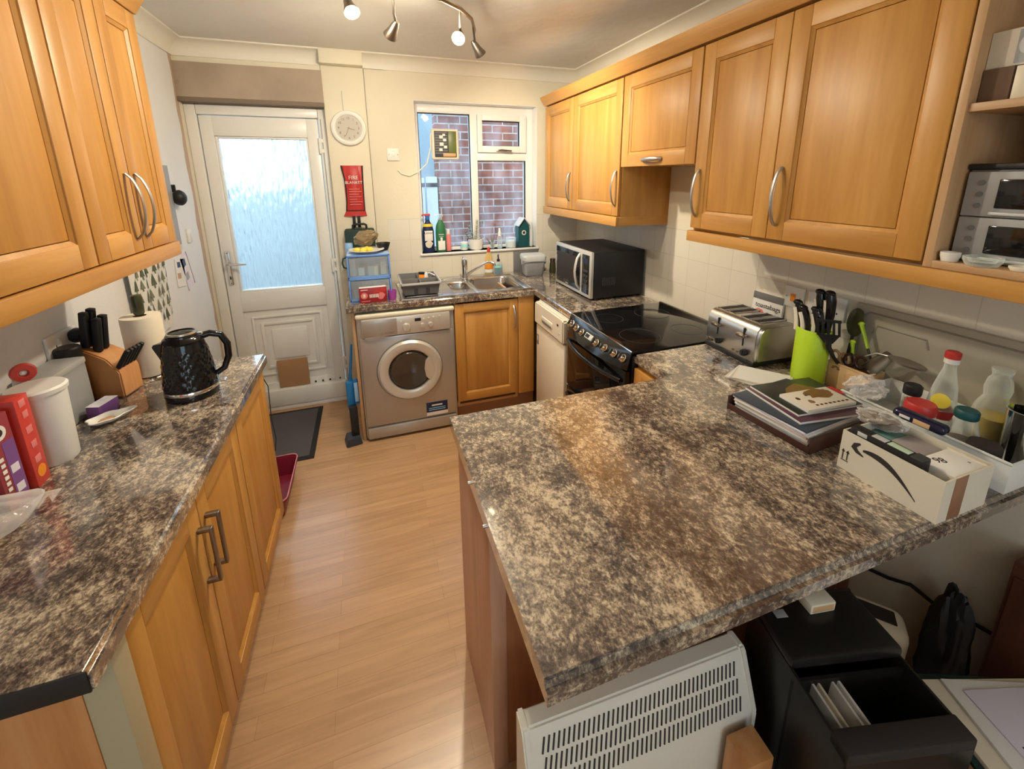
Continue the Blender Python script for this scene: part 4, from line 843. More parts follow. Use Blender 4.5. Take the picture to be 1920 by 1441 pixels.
def mk1(k):
    g = G(); g.box(-.007, .007, -.014, -.009, -.012, .012, 'white', .002); g.build('rocker', k)
    for x in (-.03, .03): g = G(); g.cyl((x, -.0098, 0), (x, -.0112, 0), .003, 'mid_grey', seg=8); g.build('screw', k)
    g = G(); g.cyl((.0, -.01, .022), (.0, -.0112, .022), .002, 'red', seg=8); g.build('indicator', k)
socket('fan_switch', 'white fused switch on the wall left of the window, wired to the fan', (-1.428, -.0105 if False else 0, 1.807), 0, .082, .082, mk1)
socket('light_switch', 'small white light switch on the left wall by the back door', (XL, -.228, 1.330), RZL, .055, .082, lambda k: (lambda g: (g.box(-.006, .006, -.014, -.009, -.012, .012, 'white', .002), g.build('rocker', k)))(G()))
def mk3(k):
    g = G(); g.box(-.010, .010, -.016, -.009, -.018, .014, 'orange', .002); g.build('rocker', k, 'orange neon rocker')
    for x in (-.030, .030): g = G(); g.cyl((x, -.0098, 0), (x, -.0112, 0), .0025, 'mid_grey', seg=8); g.build('screw', k)
socket('cooker_switch', 'square white switch with an orange rocker on the tiles above the toaster', (0, -1.992, 1.163), RZR, .086, .086, mk3)
def mk4(k):
    for x in (-.036, .036):
        g = G(); g.box(x-.004+.012, x+.010+.012, -.014, -.009, .010, .028, 'white', .001); g.build('rocker', k)
        g = G()
        for (a, b_) in ((0, .012), (-.010, -.012), (.010, -.012)): g.box(x+a-.0025, x+a+.0025, -.0104, -.0095, b_-.004-.006, b_+.004-.006, 'matt_black')
        g.build('socket_holes', k)
socket('double_socket', 'white double socket on the tiles behind the black-handled knives', (0, -2.125, 1.163), RZR, .146, .086, mk4)
socket('double_socket', 'white double socket on the left wall with a black plug in it', (XL, -1.467, 1.118), RZL, .150, .090, mk4)
g = G(); g.lathe([(.020, 0), (.026, .010), (.024, .030), (.012, .036), (0, .037)], 'matt_black', seg=20, T=Tr(0, 0, 0, rx=PI/2)); g.box(-.02, .02, -.0, .0, -.01, .01, 'matt_black')
g.tube([(0, -.02, -.02), (.006, -.03, -.06), (-.01, -.03, -.12), (-.03, -.02, -.17), (-.04, -.015, -.212)], .0035, 'matt_black', 6)
solo(g, 'power_plug', 'black mains plug and cable in the left wall socket', 'plug', (XL+.0115, -1.425, 1.133), RZL)
# hanging tea towel with fir trees
k = thing('tea_towel', 'hanging tea towel printed with grey-green fir trees on the left wall', 'towel', (XL, -.80, 0), RZL)
def tw(u, v): x = -.215 + .43*u; return Vector((x, -.016 - .012*math.sin(u*11) - .006*math.sin(u*23+v*3) - .018*v*math.sin(u*5), 1.46 - v*(.50 + .03*math.sin(u*3))))
g = G(); g.grid(tw, 60, 30, 'fabric_white', thick=.002); g.build('cloth', k)
g = G(); random.seed(5)
for r_ in range(8):
    for c_ in range(9):
        u = .06 + c_*.11 + (.05 if r_ % 2 else 0) + random.uniform(-.008, .008); v = .06 + r_*.115
        if u > .95: continue
        h_ = .030 + random.uniform(-.004, .008); col = 'fir_a' if random.random() < .6 else 'fir_b'
        def P(du, dv): q = tw(min(1, max(0, u+du/.43)), min(1, v+dv/.5)); return q + Vector((0, -.0034, 0))
        tb = bmesh.new(); A = [P(0, -h_), P(-.014, h_*.55), P(0, h_*.5), P(.014, h_*.55)]; V = [tb.verts.new(p) for p in A]; tb.faces.new((V[0], V[1], V[2])); tb.faces.new((V[0], V[2], V[3]))
        B = [P(-.0025, h_*.5), P(.0025, h_*.5), P(.0025, h_*.95), P(-.0025, h_*.95)]; tb.faces.new([tb.verts.new(p) for p in B]); g.add(tb, col)

g.build('tree_print', k)
g = G(); g.cyl((0, 0, 1.455), (0, -.03, 1.462), .005, 'steel'); g.build('hook', k)
k = thing('wall_calendar', 'white-edged calendar on the left wall, half hidden behind the wall cabinet', 'calendar', (XL, -.50, 0), RZL); g = G(); g.box(-.13, .13, -.010, -.001, 1.27, 1.74, 'white', .001); g.box(-.118, .126, -.0115, -.0098, 1.30, 1.72, 'grey'); g.build('pages', k)
g = G(); g.blob((0, -.030, 0), (.040, .034, .042), 'matt_black', .06, sub=3); g.box(-.004, .004, -.02, -.001, .03, .07, 'matt_black'); solo(g, 'oven_mitt', 'black rounded item hanging on the left wall by the calendar', 'mitt', (XL, -.345, 1.55), RZL)
for i, (y, z, w_, h_, ry, lb) in enumerate(((-.44, 1.15, .11, .15, .12, 'white printed leaflet pinned on the left wall next to the towel'), (-.345, 1.14, .10, .20, -.28, 'tilted white photo sheet with purple edge pinned on the left wall, nearer the door'))):
    g = G(); g.box(-w_/2, w_/2, -.004, -.001, -h_/2, h_/2, 'lavender_paper' if i else 'paper', T=Matrix.Rotation(ry, 4, 'Y'))
    if i: g.box(w_*.1, w_*.42, -.0048, -.0038, -h_*.42, h_*.42, 'paper', T=Matrix.Rotation(ry, 4, 'Y')); g.box(w_*.43, w_*.5, -.005, -.0038, -h_*.5, h_*.5, 'purple', T=Matrix.Rotation(ry, 4, 'Y'))
    g.box(-w_*.3, w_*.05, -.0048, -.0038, h_*.2, h_*.4, 'navy', T=Matrix.Rotation(ry, 4, 'Y')); g.box(-w_*.4, -.0, -.0048, -.0038, -h_*.2, -.0, 'tan' if not i else 'grey', T=Matrix.Rotation(ry, 4, 'Y'))
    solo(g, 'pinned_leaflet', lb, 'paper', (XL - .001*0, y, z), RZL)
for lb, dy in ():
    pass

# ================================================================== THINGS ON THE LEFT WORKTOP
def bottle(name, label, cat, loc, prof, mt, capprof=None, capm=None, label_m=None, lz=(0, 0), lr=0, sx=1, sy=1, extra=None, rz=0, liquid=None):
    k = thing(name, label, cat, loc, rz); g = G(); g.lathe(prof, mt, seg=32, sx=sx, sy=sy); g.build('body', k)
    if capprof: g = G(); g.lathe(capprof, capm, seg=28, sx=1, sy=1); g.build('cap', k)
    if label_m: g = G(); g.lathe([(lr, lz[0]), (lr, lz[1])], label_m, seg=32, sx=sx, sy=sy, cap=False); g.build('label', k)
    if liquid: g = G(); g.lathe(liquid[1], liquid[0], seg=28, sx=sx, sy=sy); g.build('contents', k)
    if extra: extra(k)
    return k
k = thing('kitchen_roll', 'cream kitchen paper roll standing on its holder', 'kitchen roll', (-2.475, -1.300, TOP)); g = G(); g.lathe([(.020, .012), (.060, .012), (.0615, .016), (.0615, .236), (.060, .240), (.020, .240)], 'towel_paper', seg=48, cap=False); g.lathe([(.020, .012), (.020, .24)], 'cardboard', cap=False); g.build('paper', k)
g = G(); g.lathe([(.064, 0), (.064, .004), (.06, .008), (0, .008)], 'chrome', seg=40); g.cyl((0, 0, .006), (0, 0, .262), .005, 'chrome'); g.lathe([(.010, .240), (.017, .25), (.019, .31), (.015, .32), (0, .322)], 'olive'); g.build('holder', k)
k = thing('knife_block', 'slanted wooden knife block with black-handled knives', 'knife block', (-2.535, -1.432, TOP), R(-10)); g = G()
g.prism([(-.050, 0), (.062, 0), (.062, .092), (.028, .145), (-.050, .190)], -.048, .048, 'block_wood', .004); g.build('block', k)
def knife(par, base, dr_, L_, w_, label, mt='matt_black'):
    d_ = Vector(dr_).normalized(); q = d_.to_track_quat('Z', 'X').to_matrix().to_4x4(); q.translation = Vector(base); g = G()
    g.box(-w_/2, w_/2, -w_*.35, w_*.35, 0, L_, mt, w_*.3, T=q, seg=3); g.box(-w_*.42, w_*.42, -w_*.40, w_*.40, L_*.93, L_*1.02, mt, w_*.25, T=q)
    g.box(-w_*.3, w_*.3, -.001, .001, -.02, .002, 'blade', T=q); return solo(g, 'kitchen_knife', label, 'knife', par.location, par.rotation_euler.z, 'knives in the wooden block')
for lb, (x, y, l) in zip(('tall black-handled knife at the left back of the wooden block', 'tallest black-handled knife at the back of the wooden block', 'tall black-handled knife at the right of the upper row in the wooden block', 'tall black-handled knife at the front of the upper row in the wooden block'), ((-.036, -.026, .125), (-.034, .002, .132), (-.010, .012, .122), (-.008, -.018, .12))): knife(k, (x, y, .178 - (x+.03)*.7), (.14, 0, 1), l, .027, lb)
for i in range(5): knife(k, (.052, -.036+.018*i, .105), (.55, 0, .85), .075, .016, ('nearest', 'second nearest', 'middle', 'second farthest', 'farthest')[i] + ' of the five short knives slanting from the wooden block')
k = thing('storage_tin', 'pale grey square tin with a plain front beside the knife block', 'tin', (-2.578, -1.625, TOP)); g = G(); g.box(-.042, .042, -.082, .080, 0, .170, 'grey', .006); g.build('body', k); g = G(); g.box(-.044, .044, -.084, .082, .165, .186, 'pale_grey', .005); g.build('lid', k)
bottle('storage_jar', 'glass jar with a black lid standing behind the grey tin', 'jar', (-2.594, -1.508, TOP), [(.030, 0), (.032, .01), (.032, .165), (.026, .175)], 'jar_glass', [(.034, .172), (.034, .205), (.030, .210), (0, .210)], 'matt_black', liquid=('brown', [(.028, .004), (.029, .12), (0, .12)]))
k = thing('food_canister', 'tall white tapered plastic canister with a snap lid', 'canister', (-2.490, -1.845, TOP)); g = G(); g.lathe([(.046, 0), (.049, .006), (.056, .200), (.056, .206)], 'canister', seg=40)
g.build('body', k); g = G(); g.lathe([(.0600, .200), (.061, .211), (.056, .216), (.0, .214)], 'white', seg=40); g.build('lid', k)
k = thing('red_capped_bottle', 'white bottle with a round red cap behind the white canister', 'bottle', (-2.560, -1.775, TOP)); g = G(); g.lathe([(.030, 0), (.030, .15), (.016, .19), (.014, .215)], 'white'); g.build('body', k)
g = G(); g.lathe([(.023, -.010), (.026, 0), (.023, .010), (.011, .010), (.008, .005), (.008, -.005), (.011, -.010), (.023, -.010)], 'orange_red', seg=32, cap=False, T=Tr(.018, -.010, .236, rx=PI/2, rz=R(35))); g.build('cap', k, 'round red cap'); g = G(); g.blob((.018, -.010, .236), (.008, .010, .008), 'white', .02, sub=3); g.build('spout', k)
k = thing('red_tea_box', 'slim red and orange carton standing behind the maroon one', 'box', (-2.500, -1.957, TOP), R(4)); g = G(); g.box(-.045, .045, -.025, .025, 0, .235, 'orange_red', .001); g.build('carton', k)
g = G()
for i, z in enumerate((.06, .10, .14, .18, .21)): g.box(.0451, .0458, -.012 + .003*(i % 2), .010, z, z+.018, 'pink', .0005)
g.lathe([(.016, 0), (.016, .0006), (0, .0006)], 'orange', seg=20, T=Tr(.0452, 0, .035, ry=PI/2)); g.build('print', k)
k = thing('maroon_chocolate_box', 'maroon and purple carton with a white badge at the left edge', 'box', (-2.505, -2.026, TOP), R(-6)); g = G(); g.box(-.048, .048, -.028, .028, 0, .225, 'maroon2', .001)
g.build('carton', k)
g = G(); g.box(.0481, .0486, -.004, .026, .02, .16, 'purple'); g.box(.0486, .0492, .0, .02, .03, .05, 'lavender_paper'); g.box(.0486, .0492, .0, .02, .08, .10, 'lavender_paper')
for z in (.045, .06, .075, .09, .105, .12): g.box(.0486, .0492, -.020, -.010, z, z+.009, 'paper')
g.box(-.046, .0, -.0286, -.028, .01, .10, 'orange'); g.lathe([(.018, 0), (.018, .0008), (0, .0008)], 'paper', seg=20, T=Tr(.0484, -.004, .185, ry=PI/2)); g.lathe([(.009, 0), (.009, .0014), (0, .0014)], 'ink', seg=20, T=Tr(.0484, -.004, .185, ry=PI/2)); g.build('print', k)
k = thing('bread_bag', 'clear plastic bag of sliced bread at the left edge of the worktop', 'bag', (-2.47, -2.150, TOP), R(25))
for i in range(5): g = G(); g.flat([(-.06, -.0), (-.055, .006), (.05, .006), (.055, 0), (.05, -.006), (-.055, -.006)], 0, .065, 'bread' if i % 2 else 'crust', .002, T=Tr(-.02, -.045 + i*.020, .004, rx=R(-18))); solo(g, 'bread_slice', 'slice of bread inside the clear plastic bag', 'bread', k.location, k.rotation_euler.z, 'bread slices in the clear bag')
g = G()
def bagf(u, v):
    a = 2*PI*u; n_ = noise.noise(Vector((math.cos(a)*2, math.sin(a)*2, v*4))); rx_, ry_ = .100*math.sin(PI*v)**.6+.004, .082*math.sin(PI*v)**.6+.004
    return Vector((rx_*math.cos(a)*(1+.15*n_), ry_*math.sin(a)*(1+.15*n_), .002 + .078*v + .008*n_*math.sin(PI*v)))
g.grid(bagf, 48, 14, 'film'); g.tube([(.085, .03, .02), (.11, .05, .03), (.125, .045, .02)], [.02, .008, .022], 'film', 10, flat=.4); g.build('film', k, 'clear crinkled film')
k = thing('purple_sponge_packet', 'small purple and pink packet beside the white spoon rest', 'packet', (-2.492, -1.600, TOP), R(-14)); g = G(); g.box(-.020, .020, -.038, .038, 0, .042, 'purple', .003); g.build('packet', k); g = G(); g.box(-.020, .020, -.038, .038, .0421, .045, 'lavender_paper', .002); g.build('top_label', k)
k = thing('spoon_rest', 'white leaf-shaped spoon rest dish', 'dish', (-2.455, -1.668, TOP), R(40)); g = G()
def sr(u, v):
    a = 2*PI*u; r = v*(.042 + .022*max(0, math.cos(a))**6 + .004*math.cos(5*a)); return Vector((r*math.cos(a)*1.15, r*math.sin(a)*.8, .004 + .016*v**3))
g.grid(sr, 48, 8, 'white', thick=.003); g.build('dish', k); g = G(); g.blob((0, 0, .010), (.020, .014, .007), 'tan', .2, sub=3); solo(g, 'teabag', 'used brown teabag lying in the white spoon rest', 'teabag', k.location, k.rotation_euler.z)

# ================================================================== THINGS ON THE BACK WORKTOP
ORD = ['first', 'second', 'third', 'fourth', 'fifth', 'sixth']
def storage(label, z, fill):
    k = thing('storage_box', label, 'storage box', (-1.650, -.330, z)); w_, d_, h_ = .250, .33, .143; g = G(); t = .004
    for q in ((-w_/2, -w_/2+t, -d_/2, d_/2, 0, h_), (w_/2-t, w_/2, -d_/2, d_/2, 0, h_), (-w_/2, w_/2, d_/2-t, d_/2, 0, h_), (-w_/2, w_/2, -d_/2, d_/2, 0, t), (-w_/2, w_/2, -d_/2, d_/2, h_-t, h_)): g.box(*q, 'blue_clear', .001)
    for x in (-w_/2, w_/2-.010): g.box(x, x+.010, -d_/2-.004, -d_/2+.006, 0, h_, 'sky_frame', .002)
    for zz in (0, h_-.010): g.box(-w_/2, w_/2, -d_/2-.004, -d_/2+.006, zz, zz+.012, 'sky_frame', .002)
    g.build('frame', k)
    g = G(); g.box(-w_/2+.012, w_/2-.012, -d_/2-.002, -d_/2+.002, .014, h_-.014, 'clear_plastic', .001); g.build('drawer_front', k, 'clear front')
    random.seed(int(z*100))
    for i in range(fill):
        x = -.085 + i*.17/max(1, fill-1); g = G(); hh = random.uniform(.05, .11); g.box(-.018, .018, -.05, .05, 0, hh, random.choice(['paper', 'card_white', 'pale_grey', 'cream_paper', 'paper']), .003, T=Tr(x, -.07 + random.uniform(-.02, .02), .006, rz=random.uniform(-.3, .3))); solo(g, 'paper_bundle', ORD[i] + ' small paper bundle from the left inside the ' + ('upper' if z > 1 else 'lower') + ' blue-framed drawer', 'papers', (-1.650, -.330, z), group='paper bundles in the blue drawers')
    return k

storage('lower of two stacked blue-framed clear plastic drawers on the back worktop', TOP, 4)
storage('upper of two stacked blue-framed clear plastic drawers, full of papers', TOP+.1435, 5)
ZS = TOP+.287
k = thing('dishwasher_tablet_box', 'maroon carton with pink roses in front of the blue drawers', 'box', (-1.640, -.525, TOP), R(2)); g = G(); g.box(-.080, .080, -.020, .020, 0, .092, 'maroon3', .001); g.build('carton', k)
g = G(); g.box(-.078, .078, -.018, .018, .0921, .0935, 'paper'); g.lathe([(.020, 0), (.020, .0008), (0, .0008)], 'pink', seg=24, T=Tr(-.052, -.0201, .045, rx=PI/2)); g.box(-.058, -.046, -.0215, -.0207, .035, .055, 'white', .0003)
g.blob((.045, -.0200, .040), (.022, .001, .022), 'pink', .3, sub=3); g.blob((.02, -.0200, .062), (.020, .001, .014), 'red', .3, sub=3, seed=2); g.blob((.055, -.0200, .07), (.018, .001, .013), 'red', .3, sub=3, seed=4)
for i in range(6): g.box(-.022+i*.009, -.016+i*.009, -.0212, -.0203, .030, .052, 'paper')
g.box(-.07, -.02, -.0208, -.0203, .008, .013, 'pink'); g.box(-.07, -.03, -.0208, -.0203, .078, .083, 'paper'); g.build('print', k)
bottle('purple_tumbler', 'small purple glass tumbler beside the maroon carton', 'glass', (-1.527, -.520, TOP), [(.020, 0), (.024, .02), (.026, .062), (.024, .062), (.022, .02), (.018, .006), (0, .006)], 'purple_clear')
k = thing('plate', 'white plate of yellow fruit on top of the blue drawers', 'plate', (-1.655, -.405, ZS)); g = G(); g.lathe([(.05, 0), (.055, .004), (.105, .020), (.104, .023), (.05, .008), (0, .007)], 'white', seg=40); g.build('dish', k)
for i, (x, y) in enumerate(((-.055, -.045), (-.018, -.052), (.020, -.045), (.0, -.01))): g = G(); g.blob((0, 0, 0), (.022, .018, .016), 'yellow', .05, sub=3); solo(g, 'lemon', ('leftmost of the yellow fruits on the white plate', 'yellow fruit at the front middle of the white plate', 'rightmost yellow fruit on the white plate', 'yellow fruit behind the others on the white plate')[i], 'fruit', (-1.655+x, -.405+y, ZS+.0255), R(20*i), 'fruit on the white plate')
g = G(); g.blob((0, 0, 0), (.072, .050, .045), 'food_bag', .25, 9, seed=3); g.xf(Matrix.Rotation(R(-18), 4, 'Y')); solo(g, 'bagged_loaf', 'brown mottled food bag slumped on the white plate', 'food bag', (-1.655, -.365, ZS+.088))
k = thing('small_bowl', 'small black bowl on the right of the blue drawers', 'bowl', (-1.553, -.345, ZS)); g = G(); g.lathe([(.022, 0), (.030, .006), (.045, .048), (.042, .048), (.026, .010), (0, .008)], 'matt_black', seg=36); g.build('bowl', k)
k = thing('green_case', 'dark green box with a handle standing behind the blue drawers', 'box', (-1.690, -.058, TOP)); g = G(); g.box(-.10, .095, -.05, .05, 0, .400, 'dark_green', .012); g.build('case', k); g = G(); g.tube([(-.045, 0, .398), (-.043, 0, .425), (-.03, 0, .432), (.03, 0, .432), (.043, 0, .425), (.045, 0, .402)], .008, 'matt_black'); g.build('handle', k)
k = thing('blue_mug', 'pale blue mug tucked behind the blue drawers at the left', 'mug', (-1.768, -.137, TOP))
g = G(); g.lathe([(.022, 0), (.023, .25), (.025, .31), (.022, .315), (.0, .315)], 'sky_blue', seg=24); g.build('body', k); g = G(); g.tube([(-.022, 0, .22), (-.045, -.0, .21), (-.052, 0, .18), (-.044, 0, .15), (-.022, 0, .14)], .006, 'teal', 8); g.build('handle', k)
bpy.data.objects['blue_mug'].name = 'blue_flask'; k['label'] = 'tall pale blue flask with a teal handle behind the blue drawers'; k['category'] = 'flask'
# dish drainer
k = thing('dish_drainer', 'grey plastic cutlery drainer on the sink draining board', 'drainer', (-1.345, -.362, TOP+.0122)); g = G(); wx, wy, h_ = .118, .160, .080; t = .004
def taper(z): return .90 + .10*z/h_
tb = bmesh.new(); rings = []
for z, ins in ((0, 0), (h_, 0), (h_+.002, -.010), (h_-.004, -.010)):
    s_ = taper(min(z, h_)); rings.append([tb.verts.new((sx_*(wx*s_-ins), sy_*(wy*s_-ins), z)) for sx_, sy_ in ((-1, -1), (1, -1), (1, 1), (-1, 1))])
inr = [[tb.verts.new((sx_*(wx*taper(z)-t), sy_*(wy*taper(z)-t), z)) for sx_, sy_ in ((-1, -1), (1, -1), (1, 1), (-1, 1))] for z in (h_, .005)]
def q4(A, B): [tb.faces.new((A[i], A[(i+1) % 4], B[(i+1) % 4], B[i])) for i in range(4)]
tb.faces.new(rings[0][::-1]); q4(rings[0], rings[1]); q4(rings[1], rings[3]) if False else None
q4(rings[3], rings[2]); q4(rings[2], inr[0]); q4(inr[0], inr[1]); tb.faces.new(inr[1]); bmesh.ops.recalc_face_normals(tb, faces=tb.faces); g.add(tb, 'plastic_grey')
g.box(-wx-.010, wx+.010, -wy-.010, -wy-.004, h_-.012, h_+.003, 'pale_grey', .002); g.box(-wx-.010, -wx-.004, -wy-.010, wy+.010, h_-.012, h_+.003, 'pale_grey', .002); g.box(wx+.004, wx+.010, -wy-.010, wy+.010, h_-.012, h_+.003, 'pale_grey', .002); g.box(-wx-.010, wx+.010, wy+.004, wy+.010, h_-.012, h_+.003, 'pale_grey', .002)
for x in (-.035, .040): g.box(x-.012, x+.012, -wy*.955, -wy*.90, .006, h_-.016, 'dark_grey', .002)
g.build('tray', k)
g = G(); g.box(-wx+.002, wx-.002, -.004, 0, .01, h_-.004, 'mid_grey', .001); g.box(-.002, .002, -wy+.006, wy-.006, .01, h_-.004, 'mid_grey', .001); g.build('divider', k)
k = thing('scouring_pad_pack', 'orange and black packet standing in the grey drainer', 'packet', (-1.330, -.330, TOP+.0175), R(8), ry=R(6)); g = G(); g.box(-.018, .018, -.010, .010, 0, .088, 'orange', .003); g.box(-.0184, .0184, -.0104, .0104, .088, .105, 'matt_black', .003); g.build('packet', k)
k = thing('dish_brush', 'white washing-up brush with a thin handle in the drainer', 'brush', (-1.290, -.325, TOP+.0175), R(20)); g = G(); g.lathe([(.014, .0), (.016, .06), (.012, .09), (.006, .10)], 'white', sx=1, sy=.7); g.build('brush_head', k); g = G(); g.tube([(0, 0, .09), (.02, -.015, .095), (.05, -.03, .075)], .0045, 'white', 8); g.build('handle', k)
bottle('washing_up_liquid', 'upright clear bottle with a red cap and orange label behind the sink', 'bottle', (-.775, -.062, TOP), [(.030, 0), (.032, .01), (.030, .09), (.027, .13), (.016, .175), (.012, .185)], 'amber_glass', [(.013, .183), (.013, .200), (.009, .215), (.004, .220), (0, .22)], 'red', 'orange', (.055, .09), .0318, sx=1.05, sy=.75, liquid=('worn_dark', [(.026, .004), (.028, .045), (0, .045)]), extra=lambda k: (lambda g: (g.lathe([(.0322, .025), (.0322, .05)], 'paper', sx=1.05, sy=.75, cap=False), g.build('lower_label', k)))(G()))
def pump(k): g = G(); g.cyl((0, 0, .12), (0, 0, .150), .005, 'matt_black'); g.lathe([(.012, .105), (.012, .12), (.006, .125)], 'matt_black'); g.tube([(0, 0, .15), (-.004, -.012, .158), (-.010, -.030, .152)], .006, 'matt_black', 8); g.build('pump', k)
bottle('hand_soap', 'teal hand soap bottle with a black pump behind the sink', 'bottle', (-.700, -.068, TOP), [(.030, 0), (.034, .01), (.032, .06), (.022, .09), (.012, .108)], 'clear_plastic', sx=1, sy=.7, extra=pump, liquid=('teal2', [(.029, .004), (.032, .012), (.031, .055), (0, .055)]), label_m='aqua', lz=(.058, .075), lr=.0325)

k = thing('food_caddy', 'light grey food waste caddy with a lid in the corner by the window', 'caddy', (-.448, -.160, TOP), R(-6)); g = G()
def rbox(z, sx_, sy_, r_=.02, n=5):
    P = []
    for cx_, cy_, a0 in ((sx_-r_, sy_-r_, 0), (-sx_+r_, sy_-r_, 90), (-sx_+r_, -sy_+r_, 180), (sx_-r_, -sy_+r_, 270)):
        for q in range(n+1): a = R(a0+90*q/n); P.append((cx_+r_*math.cos(a), cy_+r_*math.sin(a), z))
    return P
def loft(g, rings, m_, cap=True):
    tb = bmesh.new(); V = [[tb.verts.new(p) for p in r_] for r_ in rings]; n = len(V[0])
    for A, B in zip(V, V[1:]):
        for i in range(n): tb.faces.new((A[i], A[(i+1) % n], B[(i+1) % n], B[i]))
    if cap: tb.faces.new(V[0][::-1]); tb.faces.new(V[-1])
    bmesh.ops.recalc_face_normals(tb, faces=tb.faces); g.add(tb, m_)
loft(g, [rbox(0, .066, .055), rbox(.006, .072, .060), rbox(.122, .084, .072)], 'grey'); g.build('bin', k)
g = G(); loft(g, [rbox(.120, .088, .076), rbox(.150, .090, .078), rbox(.162, .082, .070)], 'pale_grey'); g.build('lid', k)
g = G(); g.tube([(-.090, 0, .135), (-.092, -.03, .09), (-.085, -.070, .112), (-.03, -.078, .118), (.03, -.078, .118), (.085, -.070, .112), (.092, -.03, .09), (.090, 0, .135)], .0035, 'grey', 8); g.build('handle', k)
bottle('oil_bottle', 'dark wine-coloured bottle in the corner beside the microwave', 'bottle', (-.195, -.110, TOP), [(.028, 0), (.030, .01), (.030, .12), (.014, .16), (.013, .20)], 'worn_dark', [(.015, .19), (.015, .232), (0, .232)], 'navy')
bottle('pepper_mill', 'olive and gold jar tucked between the caddy and the microwave', 'jar', (-.275, -.150, TOP), [(.024, 0), (.026, .01), (.024, .07), (.020, .09)], 'olive', [(.022, .088), (.022, .115), (0, .118)], 'bronze')
g = G(); g.box(-.11, .10, -.008, 0, 0, .165, 'mid_grey', .001); solo(g, 'slate_board', 'dark stone board leaning on the tiles behind the grey caddy', 'board', (-.445, -.004, TOP))

# ================================================================== THINGS ON THE WINDOW SILL
SZ = 1.1005
def trig(k, m_, z): g = G(); g.box(-.020, .020, -.010, .010, z, z+.022, m_, .005); g.tube([(-.01, 0, z+.016), (-.035, 0, z+.014), (-.040, 0, z+.004)], .006, m_, 8); g.tube([(.0, 0, z+.0), (-.014, 0, z-.010), (-.018, 0, z-.028)], .004, m_, 8); g.build('trigger', k)
bottle('fabric_freshener', 'navy and gold spray bottle with a red trigger on the left of the window sill', 'bottle', (-1.212, .045, SZ), [(.040, 0), (.043, .01), (.043, .16), (.034, .20), (.016, .235), (.014, .25)], 'navy', [(.016, .245), (.016, .275), (0, .275)], 'blue', 'yellow', (.195, .215), .036, sx=1.0, sy=.6,
       extra=lambda k: (trig(k, 'red', .268), (lambda g: (g.box(-.030, .030, -.0272, -.0262, .09, .165, 'paper', .0004), g.text('Lenor', .026, 'ink', Tr(0, -.0277, .150) @ YF), g.blob((0, -.0265, .065), (.026, .0015, .026), 'card_white', .3, sub=3), g.build('print', k)))(G()))
       )
bottle('cleaning_spray', 'green spray bottle with a clear trigger, second from the left on the window sill', 'bottle', (-1.118, .045, SZ), [(.036, 0), (.039, .01), (.039, .16), (.034, .20), (.018, .232), (.014, .245)], 'green', [(.014, .24), (.014, .262), (0, .262)], 'clear_plastic', sx=1.0, sy=.6,
       extra=lambda k: (trig(k, 'clear_plastic', .262), (lambda g: (g.box(-.026, .026, -.0248, -.0238, .015, .085, 'paper', .0004), g.box(-.008, .008, -.0253, -.0243, .085, .11, 'paper', .0003), g.box(-.02, .02, -.0250, -.0240, .13, .136, 'pale_grey'), g.box(-.016, .016, -.0250, -.0240, .115, .119, 'pale_grey'), g.build('print', k)))(G())))
bottle('pink_bottle', 'slim pink bottle with a white cap beside the green spray', 'bottle', (-1.058, .060, SZ), [(.018, 0), (.019, .01), (.018, .115), (.012, .13)], 'pink', [(.012, .128), (.012, .165), (0, .165)], 'white', sx=1, sy=.7)
k = thing('aqua_tub', 'small aqua and white tub behind the plant pot', 'tub', (-.935, .070, SZ)); g = G(); g.lathe([(.026, 0), (.028, .06), (0, .06)], 'white'); g.lathe([(.0285, .02), (.0285, .045)], 'aqua', cap=False); g.build('tub', k)
k = thing('potted_succulent', 'dark spiky plant in a white pot in the middle of the window sill', 'plant', (-.848, .040, SZ)); g = G(); g.lathe([(.040, 0), (.050, .008), (.060, .085), (.055, .085), (.046, .02), (0, .02)], 'white', seg=40); g.build('pot', k)
g = G(); g.lathe([(.054, .072), (.0, .076)], 'soil'); g.build('soil', k)
for si, (px, lean, L_) in enumerate(((.0, .10, .155), (-.020, -.20, .11), (-.045, -.55, .07))):
    g = G(); st = []
    for i in range(13): t_ = i/12; st.append(Vector((px + lean*L_*t_ - .10*L_*t_*t_*(si == 1), .003*si, .074 + L_*t_)))
    g.tube(st, .0022, 'olive', 6)
    for i in range(1, 13):
        for s_ in (-1, 1):
            p = st[i]; l_ = .022*(1-.5*i/12); g.tube([p, p + Vector((s_*l_*.6, -.004, .004)), p + Vector((s_*l_, -.006, .012))], [.0025, .004, .0012], 'leaf' if i % 3 else 'pale_grey', 5, flat=.4)
    g.build('stem', k)
g = G(); g.tube([(-.03, 0, .076), (-.055, -.004, .090), (-.072, -.006, .083), (-.066, -.008, .074)], .0035, 'matt_black', 6); g.tube([(.02, 0, .076), (.045, -.01, .09), (.05, -.01, .08)], .003, 'matt_black', 6); g.build('trailing_stem', k)
k = thing('glass_bud_vase', 'tiny clear vase holding a green sprig on the window sill', 'vase', (-.715, .045, SZ)); g = G(); g.lathe([(.015, 0), (.017, .01), (.016, .035), (.010, .045), (.009, .055)], 'clear_plastic', cap=False); g.build('vase', k)
g = G()
for i, (a, b_) in enumerate(((-.05, .09), (-.03, .07), (.02, .11), (.035, .06), (.005, .10), (-.01, .12))): g.tube([(0, 0, .01), (a*.4, 0, b_*.5), (a, -.002*i, b_)], [.0015, .0035, .001], 'leaf', 5)
g.build('sprig', k)
